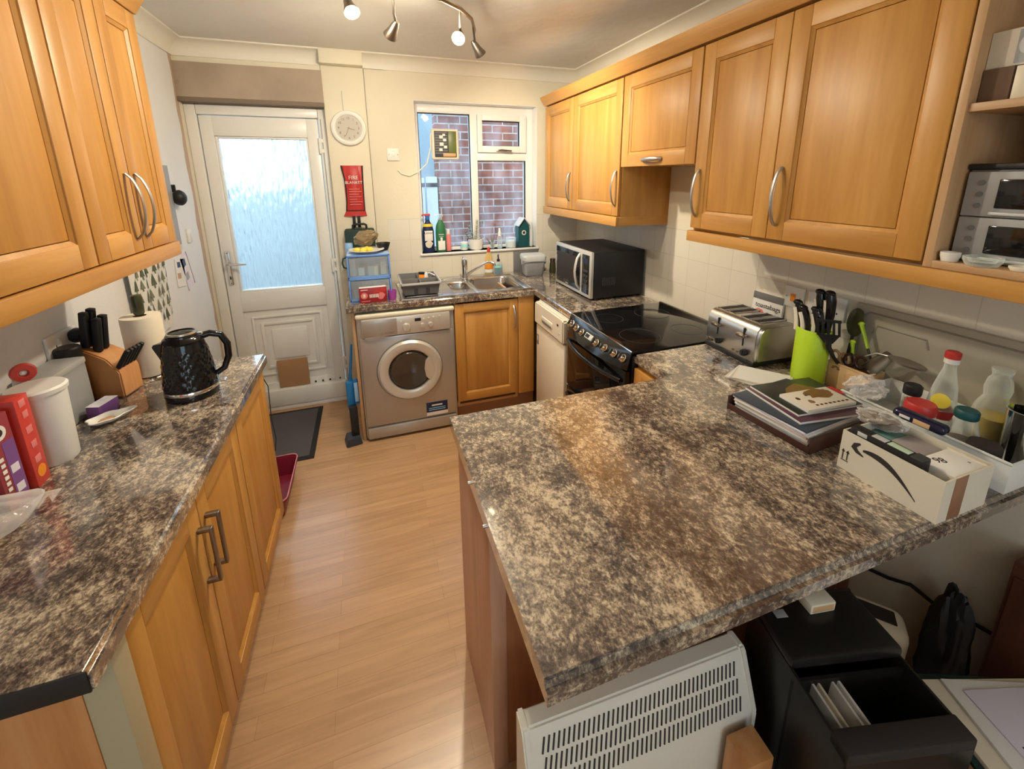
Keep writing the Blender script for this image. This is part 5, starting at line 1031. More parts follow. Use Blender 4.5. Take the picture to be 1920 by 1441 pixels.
bottle('small_spray_bottle', 'small clear spray bottle with a white nozzle on the window sill', 'bottle', (-.652, .045, SZ), [(.019, 0), (.020, .01), (.020, .085), (.012, .10)], 'clear_plastic', [(.013, .098), (.013, .125), (.009, .13), (.008, .158), (0, .160)], 'white')
bottle('candle_glass', 'low clear glass holding a white candle beside the birdhouse', 'candle', (-.562, .035, SZ), [(.040, 0), (.042, .01), (.042, .082)], 'clear_plastic', None, None, liquid=('white', [(.038, .006), (.038, .055), (0, .055)]))
k = thing('birdhouse', 'dark teal wooden birdhouse with a pale roof at the right of the window sill', 'birdhouse', (-.462, .045, SZ), R(4)); g = G()
g.prism([(-.046, .004), (.046, .004), (.046, .165), (0, .225), (-.046, .165)], -.035, .035, 'teal', .002); g.box(-.055, .060, -.048, .042, 0, .005, 'dark_green', .001); g.build('box', k)
for s_ in (-1, 1): g = G(); g.box(-.002, .080, -.050, .052, 0, .006, 'pale_grey', .001, T=Tr(0, 0, .232) @ Matrix.Rotation((PI if s_ < 0 else 0), 4, 'Z') @ Matrix.Rotation(R(52), 4, 'Y')); g.build('roof_board', k)
g = G(); g.lathe([(.019, 0), (.019, .003), (.012, .003), (.012, 0)], 'white', T=Tr(0, -.0352, .118, rx=PI/2), cap=False); g.lathe([(.012, 0), (.012, .0012), (0, .0012)], 'ink', T=Tr(0, -.035, .118, rx=PI/2)); g.build('entrance_ring', k)
bottle('reed_bottle', 'tall frosted white bottle in the right corner of the window sill', 'bottle', (-.388, .055, SZ), [(.020, 0), (.021, .01), (.020, .14), (.014, .18), (.013, .20), (0, .20)], 'milky')

# ================================================================== THINGS ON THE PENINSULA WORKTOP
k = thing('toast_bags_pack', 'white toaster bags packet standing between toaster and cooker switch', 'packet', (-.012, -1.880, TOP), RZR, rx=R(-3)); g = G(); g.box(-.075, .075, -.012, 0, .0, .235, 'paper', .002); g.build('packet', k)
g = G(); g.box(-.075, .075, -.0128, -.0118, .205, .236, 'mid_grey', .0004); g.text('toastabags', .030, 'ink', Tr(.005, -.0128, .180) @ YF); g.blob((-.035, -.012, .145), (.026, .0015, .018), 'pink', .2, sub=3); g.box(-.05, .02, -.0128, -.0118, .10, .125, 'card_white')
for i in range(5): g.box(.035, .065, -.0126, -.0119, .10+i*.010, .103+i*.010, 'mid_grey')
g.build('print', k)
k = thing('lime_knife_block', 'lime green oval knife block full of black and cream handled knives', 'knife block', (-.142, -2.190, TOP), RZR); g = G(); g.lathe([(.052, 0), (.054, .004), (.056, .196), (.054, .200), (.050, .200), (.050, .185)], 'lime', sx=1.05, sy=.85, seg=44, cap=False); g.lathe([(.050, .186), (0, .187)], 'mid_grey', sx=1.05, sy=.85, cap=False, seg=44); g.lathe([(0, 0), (.052, 0)], 'lime', sx=1.05, sy=.85, cap=False); g.build('holder', k)
def cknife(par, base, top, label, w_=.0155):
    b_, t_ = Vector(base), Vector(top); mid = (b_+t_)/2; g = G(); n_ = 7
    P = [b_.lerp(t_, i/(n_-1)) + Vector((.006*math.sin(PI*i/(n_-1))*(1), 0, 0)) for i in range(n_)]
    g.tube(P, [w_*.9, w_*.8, w_*.85, w_, w_*1.05, w_*1.1, w_*.9], 'gloss_black', 10, flat=.7); g.tube([p + Vector((-w_*.75, -.005, -.002)) for p in P[:-1]], [w_*.62]*(n_-1), 'cream_handle', 8); g.blob(P[-1] + Vector((-.003, 0, 0)), (w_*1.1, w_*.8, w_*.7), 'gloss_black', .02, sub=3)
    return solo(g, 'kitchen_knife', label, 'knife', par.location, par.rotation_euler.z, 'knives in the lime block')

for lb, (b_, t_) in zip(('leftmost knife in the lime block, short black and cream handle', 'short black and cream knife second from the left in the lime block', 'short black and cream knife at the front right of the lime block', 'tall black and cream knife, left of the two tallest in the lime block', 'tall black and cream knife, right of the two tallest in the lime block'), (((-.040, -.015, .186), (-.058, -.020, .285)), ((-.010, -.020, .186), (-.032, -.025, .272)), ((.022, -.010, .186), (.006, -.012, .275)), ((.0, .02, .186), (-.004, .010, .335)), ((.030, .018, .186), (.032, .010, .338)))): cknife(k, b_, t_, lb)
g = G()
for i in range(5): g.box(-.105+.006*i, .105-.004*i, -.075+.004*i, .075, .002*i, .002*i+.0017, ['card_white', 'paper', 'pale_grey', 'cream_paper', 'paper'][i], T=Matrix.Rotation(R(3*i-6), 4, 'Z'))
solo(g, 'paper_pile', 'loose pale leaflets lying between the toaster and the lime knife block', 'papers', (-.300, -2.135, TOP), R(-60))
k = thing('utensil_box', 'pale wooden utensil box with a printed flower front', 'utensil holder', (-.106, -2.232, TOP), RZR); g = G(); w_, d_, h_, t = .140, .076, .092, .007
g.box(0, w_, 0, t, 0, h_, 'pale_wood', .001); g.box(0, w_, d_-t, d_, 0, h_, 'pale_wood', .001); g.box(0, t, t, d_-t, 0, h_, 'pale_wood', .001); g.box(w_-t, w_, t, d_-t, 0, h_, 'pale_wood', .001); g.box(t, w_-t, t, d_-t, 0, t, 'pale_wood'); g.build('box', k)
g = G()
for i in range(5): a = R(20+i*35); g.blob((.030+.010*math.cos(a), -.0003, .066+.012*math.sin(a)), (.006, .0006, .003), 'fleck', .1, sub=2, T=None)
g.blob((.085, -.0003, .05), (.022, .0005, .022), 'tan2', .3, sub=3)
for q in ((.006, .134, .006, .0075), (.006, .134, .0845, .086), (.006, .0075, .006, .086), (.1325, .134, .006, .086)): g.box(q[0], q[1], -.0006, .0002, q[2], q[3], 'tan')
g.build('flower_print', k)
UB = Vector((-.096, -2.232, TOP))
def ub(x, y, z): return UB + Vector((y, -x, z))      # box-local to world
def utensil(name, label, cat, fn): g = G(); fn(g); o = solo(g, name, label, cat, (0, 0, 0)); return o
def slotted(g):
    T = Tr(-.165, -2.264, 1.070, rz=R(-60)) @ Matrix.Rotation(R(12), 4, 'X') @ Matrix.Rotation(R(-6), 4, 'Y')
    g.tube([(0.036, .062, -.125), (.012, .022, -.05), (0, 0, .0), (0, 0, .030)], [.006, .006, .009, .011], 'matt_black', 8, T=T)
    for x in (-.030, -.015, 0, .015, .030): g.box(x-.0038, x+.0038, -.002, .002, .045, .098, 'matt_black', .001, T=T)
    g.prism([(-.012, .015), (.012, .015), (.034, .050), (-.034, .050)], -.002, .002, 'matt_black', .001, T=T); g.box(-.036, .036, -.002, .002, .095, .106, 'matt_black', .002, T=T)
utensil('slotted_turner', 'black slotted turner standing in the wooden utensil box', 'turner', slotted)
def bigspoon(g):
    T = Tr(-.050, -2.262, 1.060, rz=RZR) @ Matrix.Rotation(R(-4), 4, 'X'); g.tube([(-.006, 0, -.125), (0, 0, .04)], .005, 'matt_black', 8, T=T); g.blob((0, 0, .085), (.030, .007, .052), 'olive', .02, sub=3, T=T)
utensil('serving_spoon', 'dark rounded serving spoon behind the black slotted turner', 'spoon', bigspoon)
def limeh(x, y, lean, L_, z0):
    def f(g): T = Tr(x, y, z0, rz=RZR) @ Matrix.Rotation(lean, 4, 'Y'); g.tube([(0, 0, -.11), (0, 0, 0)], .004, 'dark_grey', 8, T=T); g.tube([(0, 0, 0), (0, 0, L_*.5), (0, 0, L_)], [.008, .009, .011], 'lime', 10, T=T, flat=.6); g.blob((0, 0, L_), (.011, .007, .008), 'lime', .01, sub=2, T=T)
    return f
utensil('masher', 'tall lime-green handled tool at the back of the utensil box', 'utensil', limeh(-.050, -2.318, R(-24), .085, 1.070))
utensil('ladle', 'short lime-green handled tool just right of the slotted turner', 'utensil', limeh(-.062, -2.282, R(-10), .045, 1.035))
def sciss(col, px, py, z, rz):
    def f(g):
        T = Tr(px, py, z, rz=rz)
        for s_ in (-1, 1): g.tube([(s_*.016 + .015*math.cos(a), 0, .021*math.sin(a)) for a in [i*2*PI/16 for i in range(16)]], .0052, col, 8, T=T, closed=True)
        g.tube([(0, 0, -.018), (0, 0, -.085)], [.006, .003], 'blade', 6, T=T)
    return f
utensil('scissors', 'orange-handled scissors at the left end of the utensil box', 'scissors', sciss('tan', -.075, -2.250, 1.012, RZR))
utensil('scissors', 'dark brown ring-handled scissors in the middle of the utensil box', 'scissors', sciss('brown', -.072, -2.300, 1.018, RZR+R(15)))
def scoop(g):
    T = Tr(-.072, -2.345, 1.000, rz=RZR) @ Matrix.Rotation(R(34), 4, 'Y'); g.tube([(0, 0, -.05), (0, 0, 0)], .004, 'steel', 8, T=T)
    def sc(u, v): a = (u-.5)*PI*.9; return Vector((.026*math.sin(a)*(1-.35*v*v), .012*math.cos(a)-.008, .0+v*.100))
    g.grid(sc, 12, 8, 'rough_steel', T=T, thick=.0015)
utensil('metal_scoop', 'steel scoop leaning out of the right end of the utensil box', 'scoop', scoop)
def strn(g):
    T = Tr(-.085, -2.452, 1.075, rz=RZR) @ Matrix.Rotation(R(4), 4, 'Y'); g.lathe([(.050, 0), (.052, .004), (.048, .006), (.02, .002), (0, .001)], 'rough_steel', T=T, sy=.6); g.tube([(-.05, 0, .002), (-.085, .0, -.004), (-.115, 0, -.030)], .003, 'steel', 8, T=T)
utensil('skimmer', 'round steel skimmer lying over the utensil box towards the red-capped bottle', 'skimmer', strn)
# chopping board leaning on the tiles
k = thing('chopping_board', 'large pale rectangular board with a grooved edge leaning on the tiles', 'chopping board', (-.018, -2.235, TOP), RZR, rx=R(-3.1)); g = G(); g.box(0, .62, -.010, 0, 0, .300, 'chopping_board', .008, seg=3); g.build('board', k)
g = G(); g.tube([(.03, -.0102, .05), (.03, -.0102, .26), (.05, -.0102, .275), (.57, -.0102, .275), (.59, -.0102, .26), (.59, -.0102, .05), (.57, -.0102, .03), (.05, -.0102, .03)], .0035, 'board_groove', 6, closed=True); g.tube([(.07, -.0102, .205), (.08, -.0102, .235), (.22, -.0102, .235), (.23, -.0102, .205)], .003, 'board_groove', 6); g.build('groove', k)
# letter tray with papers
TX, TY, TA = -.575, -2.250, R(4)
k = thing('letter_tray', 'shallow dark brown tray holding papers and magazines', 'tray', (TX, TY, TOP), RZR+TA); g = G()
g.box(0, .270, 0, .290, 0, .004, 'brown', .001); g.box(0, .270, 0, .004, 0, .020, 'brown', .001); g.box(0, .004, 0, .290, 0, .045, 'brown', .001); g.box(.266, .270, 0, .290, 0, .045, 'brown', .001); g.box(0, .27, .286, .290, 0, .045, 'brown', .001); g.build('tray', k)
def tl(x, y, z): return Vector((TX, TY, TOP)) + Matrix.Rotation(RZR+TA, 3, 'Z') @ Vector((x, y, z))
z = .0045; random.seed(11)
sheets = [('paper', .012, 'lowest thick wad of white papers in the brown tray'), ('pale_grey', .006, 'grey-white folder just above the lowest papers in the tray'), ('paper', .010, 'white papers under the pink leaflet in the tray'), ('pink_paper', .004, 'thin pink leaflet in the middle of the tray stack'), ('paper', .008, 'white booklet above the pink leaflet in the tray'), ('lavender_paper', .006, 'lavender booklet under the dark magazines'), ('blue_mag', .006, 'blue-grey magazine under the green one')]

for i, (m_, t_, lb) in enumerate(sheets):
    g = G(); a, b_ = .118, .130; g.box(-a, a, -b_, b_, 0, t_, m_, .0008)
    p = tl(.135 + random.uniform(-.004, .004), .145 - .002*i, z); solo(g, 'paper_wad' if i < 5 else 'magazine', lb, 'papers' if i < 5 else 'magazine', p, RZR+TA+R(random.uniform(-2, 2))); z += t_+.0003
for i, (m_, t_, a, b_, dx, dy, rz, lb) in enumerate((('dark_mag', .007, .108, .125, .140, .165, -11, 'dark plum magazine near the top of the tray stack'), ('green_mag2', .006, .092, .118, .128, .175, -9, 'dark green cookery magazine with a food photo, second from the top'), ('card_white', .009, .050, .090, .170, .170, -8, 'small cream booklet with a brown picture on top of the tray stack'))):
    g = G(); g.box(-a, a, -b_, b_, 0, t_, 'paper', .0008); g.box(-a, a, -b_, b_, t_-.0002, t_+.0006, m_, .0002)
    if i == 1: g.blob((.0, .02, t_+.0006), (.06, .06, .0008), 'food2', .3, sub=3); g.box(-.02, .03, .112, .130, t_+.0006, t_+.0011, 'red'); [g.box(-.02+.012*q, -.012+.012*q, .094, .108, t_+.0011, t_+.0015, 'paper') for q in range(3)]
    if i == 2:
        g.blob((-.022, .030, t_+.0006), (.026, .045, .0009), 'food2', .35, sub=3)
        for r_ in range(2):
            for c_ in range(8-3*r_): g.box(.030-.055*r_, .036-.055*r_, .070-.016*c_-.03*r_, .079-.016*c_-.03*r_, t_+.0005, t_+.0011, 'brown')
        g.blob((.012, -.035, t_+.0006), (.010, .010, .0008), 'fleck', .3, sub=2); g.blob((-.012, -.06, t_+.0006), (.008, .007, .0008), 'brown', .3, sub=2)
    solo(g, 'magazine', lb, 'magazine', tl(dx, dy, z), RZR+TA+R(rz)); z += t_+.0008

# cardboard box with the arrow
BX, BY = -.528, -2.574
k = thing('delivery_box', 'open white cardboard box with a black curved arrow, full of odds and ends', 'box', (BX, BY, TOP), RZR); w_, d_, h_, t = .212, .175, .105, .003; g = G()
g.box(0, w_, 0, t, 0, h_, 'card_white'); g.box(0, w_, d_-t, d_, 0, h_, 'card_white'); g.box(0, t, t, d_-t, 0, h_, 'card_white'); g.box(w_-t, w_, t, d_-t, 0, h_, 'card_white'); g.box(t, w_-t, t, d_-t, 0, t, 'cardboard')
g.box(t, w_-t, t, t+.0006, t, h_-.001, 'cardboard'); g.build('box', k)
g = G(); arc = []   # tapered curved arrow
N = 24; up_, lo_ = [], []
for i in range(N+1):
    u = i/N; x = .052 + .118*u; zc = .076 - .052*u**1.55 + .012*math.sin(PI*u); th = .0016 + .0072*math.sin(PI*min(1, u*1.02+.03))**.8*(1-.45*u); up_.append((x, zc+th)); lo_.append((x, zc-th))
g.prism(up_ + lo_[::-1], -.0006, -.0001, 'ink')
g.tube([(.044, -.0005, .090), (.034, -.0005, .082), (.031, -.0005, .074), (.040, -.0005, .066), (.055, -.0005, .061)], [.0022, .0055, .0068, .0050, .0016], 'ink', 8, flat=.12, up=(0, -1, 0))
for x in (.008, .019): g.box(x, x+.0025, -.0006, .0, .028, .050, 'ink'); g.prism([(x-.003, .048), (x+.0055, .048), (x+.00125, .056)], -.0006, 0, 'ink')
g.box(.006, .024, -.0006, 0, .024, .0262, 'ink'); g.build('arrow_print', k, 'black curved arrow and this-way-up marks')
g = G(); g.box(w_, w_+.0006, .035, .080, .0, h_, 'tape_brown', .0002); g.box(w_-.012, w_+.001, -.001, .0, .0, .0, 'tape_brown') if False else None; g.build('parcel_tape', k, 'brown parcel tape')
def bl(x, y, z): return Vector((BX + y, BY - x, TOP + z))
def inbox(name, label, cat, x, y, z, g, rz=0, rx=0, ry=0): return solo(g, name, label, cat, bl(x, y, z), RZR+rz, rx=rx, ry=ry)
g = G(); g.box(-.078, .078, -.014, .014, -.05, .050, 'matt_black', .004); g.box(-.060, -.038, -.0145, -.013, .035, .046, 'pale_grey', .001)
for x0, x1, m_ in ((-.03, .0, 'pale_grey'), (.004, .048, 'mint')): g.box(x0, x1, -.014, .006, .0495, .0512, m_, .001)
g.box(.052, .076, -.0145, .0145, .047, .0515, 'dark_grey', .001); inbox('black_gadget_pack', 'long black pack with pale green stickers along the front of the delivery box', 'pack', .088, .022, .070, g)
g = G(); g.box(-.030, .040, -.060, .060, 0, .085, 'lavender_grey', .004); g.box(-.028, -.012, -.058, -.035, .085, .0858, 'paper'); g.box(.005, .035, -.050, -.02, .085, .0858, 'paper'); inbox('grey_carton', 'mauve-grey carton lying in the middle of the delivery box', 'carton', .085, .112-.004, .004, g)
g = G(); g.box(-.036, .036, -.060, .060, 0, .098, 'paper', .004); g.text('98', .026, 'ink', Tr(-.012, -.022, .0982, rz=R(70))); g.box(.012, .017, .03, .034, .098, .0984, 'mid_grey'); g.box(-.036, .036, .050, .056, .098, .0995, 'cream_paper'); inbox('white_carton', 'white carton marked with two digits at the near end of the delivery box', 'carton', .171, .105, .004, g)
g = G(); g.box(-.028, .022, -.04, .045, 0, .080, 'teal3', .003); inbox('teal_carton', 'blue-green carton at the far end of the delivery box', 'carton', .034, .12, .004, g)
g = G(); g.blob((0, 0, 0), (.052, .030, .022), 'film', .35, 9, seed=5); g.blob((0, 0, -.002), (.047, .027, .019), 'food', .2, 9, seed=6, sub=3); inbox('snack_bag', 'crumpled clear snack bag on top at the far end of the delivery box', 'bag', .010, .125, .112, g, rz=R(15))
g = G(); g.box(-.056, .056, -.018, .018, -.013, .013, 'navy2', .012, seg=4); g.box(-.038, -.015, -.0186, -.0175, -.004, .004, 'paper', .0005); g.box(-.008, .026, -.0188, -.0175, -.007, .006, 'tan2', .003); inbox('glasses_case', 'glossy navy packet lying across the back of the delivery box', 'packet', .052, .205, .118, g, rz=R(6), ry=R(2))
# clear tub behind the box with jars
PX, PY = -.268, -2.395
k = thing('plastic_crate', 'milky plastic crate of jars and bottles behind the delivery box', 'crate', (PX, PY, TOP), RZR); g = G(); w_, d_, h_, t = .388, .232, .080, .003
for q in ((0, w_, 0, t, 0, h_), (0, w_, d_-t, d_, 0, h_), (0, t, t, d_-t, 0, h_), (w_-t, w_, t, d_-t, 0, h_)): g.box(*q, 'milky', .001)
g.box(t, w_-t, t, d_-t, 0, t, 'milky'); g.build('crate', k)
g = G(); g.tube([(0, 0, h_), (w_, 0, h_), (w_, d_, h_), (0, d_, h_)], .004, 'milky', 8, closed=True); g.build('rim', k)
bpy.data.objects['plastic_crate']
def cl(x, y, z=.0035): return (PX + y, PY - x, TOP + z)
bottle('vinegar_bottle', 'clear glass bottle with a red and white cap and a round yellow label', 'bottle', (-.125, -2.572, TOP+.0035), [(.030, 0), (.032, .01), (.032, .10), (.026, .15), (.014, .205), (.013, .225)], 'jar_glass', [(.0165, .222), (.0165, .236), (.0168, .237)], 'white', 'red', (.060, .085), .0324,
       extra=lambda k: (lambda g: (g.lathe([(.0170, .236), (.0175, .252), (.014, .256), (0, .256)], 'red'), g.build('cap_top', k, 'red cap top'), None))(G()))
g = G(); g.lathe([(.021, 0), (.021, .0012), (0, .0012)], 'yellow'); g.build('round_label', [o for o in bpy.data.objects if o.name.startswith('vinegar_bottle')][0]); o = [o for o in bpy.data.objects if o.name.startswith('round_label')][0]; o.location = (-.029, -.010, .115); o.rotation_euler = (0, R(-82), R(18))
bottle('red_lid_jar', 'wide glass jar with a broad red lid at the front of the crate', 'jar', (-.220, -2.572, TOP+.0035), [(.034, 0), (.037, .01), (.037, .080), (.033, .09)], 'jar_glass', [(.0345, .088), (.0355, .092), (.0355, .112), (.032, .118), (0, .118)], 'red', liquid=('tan', [(.033, .004), (.034, .05), (0, .05)]))
bottle('black_lid_jar', 'small jar with a ridged black lid behind the red-lidded jar', 'jar', (-.165, -2.520, TOP+.0035), [(.020, 0), (.021, .1), (.018, .11)], 'jar_glass', [(.021, .108), (.022, .112), (.022, .134), (.018, .138), (0, .138)], 'matt_black', liquid=('food', [(.018, .004), (.018, .09), (0, .09)]))
bottle('green_lid_jar', 'glass jar with a dark green lid in the middle of the crate', 'jar', (-.172, -2.648, TOP+.0035), [(.032, 0), (.035, .01), (.034, .06), (.026, .09), (.022, .105)], 'jar_glass', [(.0235, .104), (.025, .107), (.025, .124), (.022, .128), (0, .128)], 'teal', liquid=('food', [(.031, .004), (.031, .04), (0, .04)]))
bottle('oil_carafe', 'round-shouldered glass carafe of yellow oil by the tiles', 'bottle', (-.085, -2.660, TOP+.0035), [(.036, 0), (.042, .012), (.044, .08), (.036, .13), (.024, .155), (.028, .18), (.024, .205), (.018, .215), (.020, .23)], 'jar_glass', [(.021, .226), (.022, .236), (0, .238)], 'jar_glass', liquid=('oil', [(.038, .005), (.040, .10), (0, .10)]))

bottle('dark_jar', 'short dark glass jar beside the steel beaker', 'jar', (-.225, -2.715, TOP+.0035), [(.030, 0), (.033, .008), (.033, .075), (.030, .082), (0, .082)], 'worn_dark')
bottle('steel_beaker', 'tall shiny steel beaker at the near end of the crate', 'beaker', (-.140, -2.742, TOP+.0035), [(.030, 0), (.031, .004), (.037, .165), (.039, .168), (.035, .168), (.029, .01), (0, .008)], 'chrome')
bottle('lime_label_jar', 'jar with a lime green and black label at the right edge by the tiles', 'jar', (-.078, -2.744, TOP+.0035), [(.030, 0), (.032, .008), (.032, .20), (.026, .21)], 'jar_glass', [(.030, .205), (.030, .23), (0, .23)], 'olive', 'lime', (.15, .195), .0328, extra=lambda k: (lambda g: (g.lathe([(.0326, .05), (.0326, .145)], 'worn_dark', cap=False), g.build('lower_label', k)))(G()))
g = G(); g.blob((0, 0, 0), (.055, .045, .030), 'film', .4, 9, seed=12); solo(g, 'cling_film_bag', 'crumpled clear bag bulging over the far end of the crate', 'bag', (-.235, -2.440, TOP+.105))

# ================================================================== OPEN SHELF
SX = -.332; SH = 1.8035; SB = 1.4435
def sh(x, y, z): return (SX + y, -2.562 - x, z)
g = G(); g.box(0, .050, 0, .07, 0, .070, 'brown_card', .001); solo(g, 'brown_tea_box', 'small brown box on the upper shelf under the white patterned box', 'box', sh(.020, .03, SH), RZR)  # box of plain brown card
g = G(); g.box(0, .10, 0, .045, 0, .075, 'card_white', .001); g.box(.045, .10, -.0005, 0, .004, .071, 'grey'); g.lathe([(.022, 0), (.022, .0008), (0, .0008)], 'pale_grey', T=Tr(.07, -.0005, .04, rx=PI/2)); solo(g, 'white_patterned_box', 'white box with a grey printed picture stacked on the upper shelf', 'box', sh(.019, .035, SH+.0705), RZR)
g = G(); g.box(0, .022, 0, .06, 0, .068, 'cream', .001); solo(g, 'cream_box', 'narrow cream box on the upper shelf beside the small brown box', 'box', sh(.074, .03, SH), RZR)
bottle('white_pourer', 'small white glazed pourer on the upper shelf', 'jug', sh(.118, .045, SH), [(.018, 0), (.020, .02), (.010, .045), (.013, .062), (0, .062)], 'white')
k = thing('mini_double_oven', 'grey two-tier countertop cooker with two dark windows on the lower shelf', 'mini oven', sh(.024, .060, SB), RZR); g = G(); g.box(0, .30, 0, .20, 0, .215, 'mid_grey', .004); g.box(-.004, .304, -.006, .20, .215, .228, 'matt_black', .003); g.build('body', k)
for i, z in enumerate((.004, .108)):
    g = G(); g.box(.002, .298, -.010, 0, z, z+.102, 'grey', .003); dd = g.build('oven_front', k); g = G(); g.box(.060, .235, -.0125, -.008, z+.020, z+.085, 'black_glass', .003); g.build('window', dd, 'dark window')
    g = G(); g.box(.055, .24, -.018, -.010, z+.005, z+.012, 'pale_grey', .002); g.build('handle', dd)
    for j in range(3): g = G(); g.cyl((.030, -.010, z+.025+j*.026), (.030, -.013, z+.025+j*.026), .006, 'mid_grey', seg=16); g.build('knob', dd)
for i, (x, r_, m_, lb) in enumerate(((.10, .035, 'white', 'flat white dish on top of the grey mini oven at the left'), (.20, .03, 'film', 'clear dish on top of the grey mini oven at the right'))): g = G(); g.lathe([(r_*.8, 0), (r_, .008), (r_*.9, .012), (0, .010)], m_, seg=28); solo(g, 'small_dish', lb, 'dish', sh(.024+x, .13, SB+.2285))
for x, y, r_, h_, m_, lb, nm in ((.040, .022, .019, .022, 'white', 'small white-sided dish at the left of the lower shelf', 'ramekin'), (.100, .022, .034, .020, 'jar_glass', 'shallow clear glass bowl in front of the grey mini oven', 'glass_bowl'), (.165, .022, .020, .010, 'ivory', 'small ivory lid in front of the grey mini oven', 'jar_lid'), (.250, .026, .024, .022, 'white', 'white lid at the right of the lower shelf', 'jar_lid')):
    g = G(); g.lathe([(r_*.8, 0), (r_, h_*.6), (r_, h_), (r_*.85, h_), (r_*.7, h_*.4), (0, h_*.35)], m_, seg=32); solo(g, nm, lb, 'dish' if nm != 'jar_lid' else 'lid', sh(x, y, SB))

# ================================================================== FLOOR THINGS
k = thing('door_mat', 'dark grey ribbed door mat in front of the back door', 'mat', (-2.285, -.335, 0)); g = G(); g.box(-.225, .225, -.325, .325, 0, .006, 'rubber', .003); g.build('border', k); g = G(); g.box(-.195, .195, -.295, .295, .006, .010, 'mat_grey', .002); g.build('pile', k)
k = thing('litter_tray', 'maroon plastic tray on the floor at the end of the left base cabinets', 'tray', (-2.255, -.950, 0)); g = G()
loft(g, [rbox(0, .105, .175, .03), rbox(.105, .128, .200, .035), rbox(.110, .134, .206, .035), rbox(.104, .134, .206, .035), rbox(.102, .124, .196, .033), rbox(.006, .101, .171, .03)], 'maroon', cap=True); g.build('tray', k)
g = G(); g.tube([(p[0], p[1], p[2]) for p in rbox(.112, .130, .202, .035)], .0035, 'pink_rim', 6, closed=True); g.build('rim', k)
k = thing('brush_and_dustpan', 'blue dustpan and brush set hanging on the end panel beside the washing machine', 'brush', (-1.822, -.505, 0), R(8)); g = G()
g.box(-.030, .020, -.020, .018, .20, .40, 'bristle', .012, seg=3); g.build('bristles', k, 'blue bristles')
g = G(); g.tube([(0, 0, .39), (.004, 0, .45), (.018, 0, .56), (.026, 0, .64)], [.014, .009, .008, .007], 'blue', 10); g.build('handle', k)
g = G(); g.box(.010, .040, -.045, -.025, .25, .42, 'blue', .006); g.box(.014, .036, -.047, -.044, .27, .40, 'sky_blue', .002); g.build('brush_back', k)
k = thing('dustpan', 'dark slate dustpan with a long black shaft standing against the end panel', 'dustpan', (-1.832, -.560, 0), R(10)); g = G()
g.prism([(-.055, .0), (.045, .0), (.035, .05), (-.04, .05)], -.055, .045, 'slate', .004); g.build('pan', k); g = G(); g.box(-.010, .036, -.020, .020, .04, .25, 'matt_black', .008); g.build('shaft', k)
# ---- peninsula knee space
HT = thing('convector_heater', 'cream electric convector heater with slotted top grille under the peninsula', 'heater', (-1.413, -2.660, 0), R(-2.2)); g = G(); w_, h_ = .575, .50
def hp(x): return [(0, .03), (0, h_-.10), (.025, h_), (.11, h_), (.11, .03)]
tb = bmesh.new(); pr = [(-.0, .03), (-.0, h_-.125), (.052, h_-.008), (.060, h_), (.098, h_), (.098, .03)]
A = [tb.verts.new((0, p[0], p[1])) for p in pr]; B = [tb.verts.new((w_, p[0], p[1])) for p in pr]
for i in range(len(pr)): j = (i+1) % len(pr); tb.faces.new((A[i], A[j], B[j], B[i]))
tb.faces.new(A); tb.faces.new(B[::-1]); bmesh.ops.recalc_face_normals(tb, faces=tb.faces); bmesh.ops.bevel(tb, geom=list(tb.edges), offset=.004, segments=2, affect='EDGES'); g.add(tb, 'heater'); g.build('casing', HT)
for x in (0, w_): 
    g = G(); g.prism([(x-.010, 0), (x+.010, 0), (x+.010, .03), (x-.010, .03)], -.02, .11, 'heater', .003); g.build('foot', HT)
    g = G(); tb = bmesh.new(); pr2 = [(-.004, .03), (-.004, h_-.128), (.048, h_-.006), (.058, h_+.004), (.100, h_+.004), (.100, .03)]; x0, x1 = (x-.006, x+.012) if x == 0 else (x-.012, x+.006)
    A = [tb.verts.new((x0, p[0], p[1])) for p in pr2]; B = [tb.verts.new((x1, p[0], p[1])) for p in pr2]
    for i in range(len(pr2)): j = (i+1) % len(pr2); tb.faces.new((A[i], A[j], B[j], B[i]))
    tb.faces.new(A); tb.faces.new(B[::-1]); bmesh.ops.recalc_face_normals(tb, faces=tb.faces); bmesh.ops.bevel(tb, geom=list(tb.edges), offset=.004, segments=2, affect='EDGES'); g.add(tb, 'heater'); g.build('end_cap', HT)
nrm_a = math.atan2(.052, .117)
g = G()
for r_ in range(3):
    for i in range(43):
        x = .034 + i*.0119; z = .010 + r_*.038; T = Tr(x, 0, h_-.125) @ Matrix.Rotation(-nrm_a, 4, 'X') @ Tr(.0, -.0012, z) @ Matrix.Rotation(R(14), 4, 'Y'); g.box(-.0022, .0022, -.0006, .0012, 0, .031, 'ink', .0006, T=T, seg=1)
g.build('grille', HT, 'rows of slanted black slots')
k = thing('wooden_box', 'small brown wooden box on the floor against the right end of the heater', 'box', (-.895, -2.732, 0), R(-3)); g = G(); g.box(-.045, .030, -.030, .035, 0, .37, 'block_wood', .004); g.build('box', k); g = G(); g.box(-.032, .018, -.032, -.0295, .20, .31, 'brown', .002); g.build('panel', k, 'dark inset panel')
BN = thing('black_bin', 'tall black bin with an open front compartment beside the heater', 'bin', (-.680, -2.765, 0), R(-14)); g = G(); w2, d2, hb_, t = .138, .155, .585, .008
g.box(-w2, w2, -d2, -d2+t, 0, .54, 'gloss_dark', .003); g.box(-w2, w2, d2-t, d2, 0, hb_, 'gloss_dark', .003); g.box(-w2, -w2+t, -d2, d2, 0, .56, 'gloss_dark', .003); g.box(w2-t, w2, -d2, d2, 0, .56, 'gloss_dark', .003); g.box(-w2, w2, -d2, d2, 0, t, 'gloss_dark')
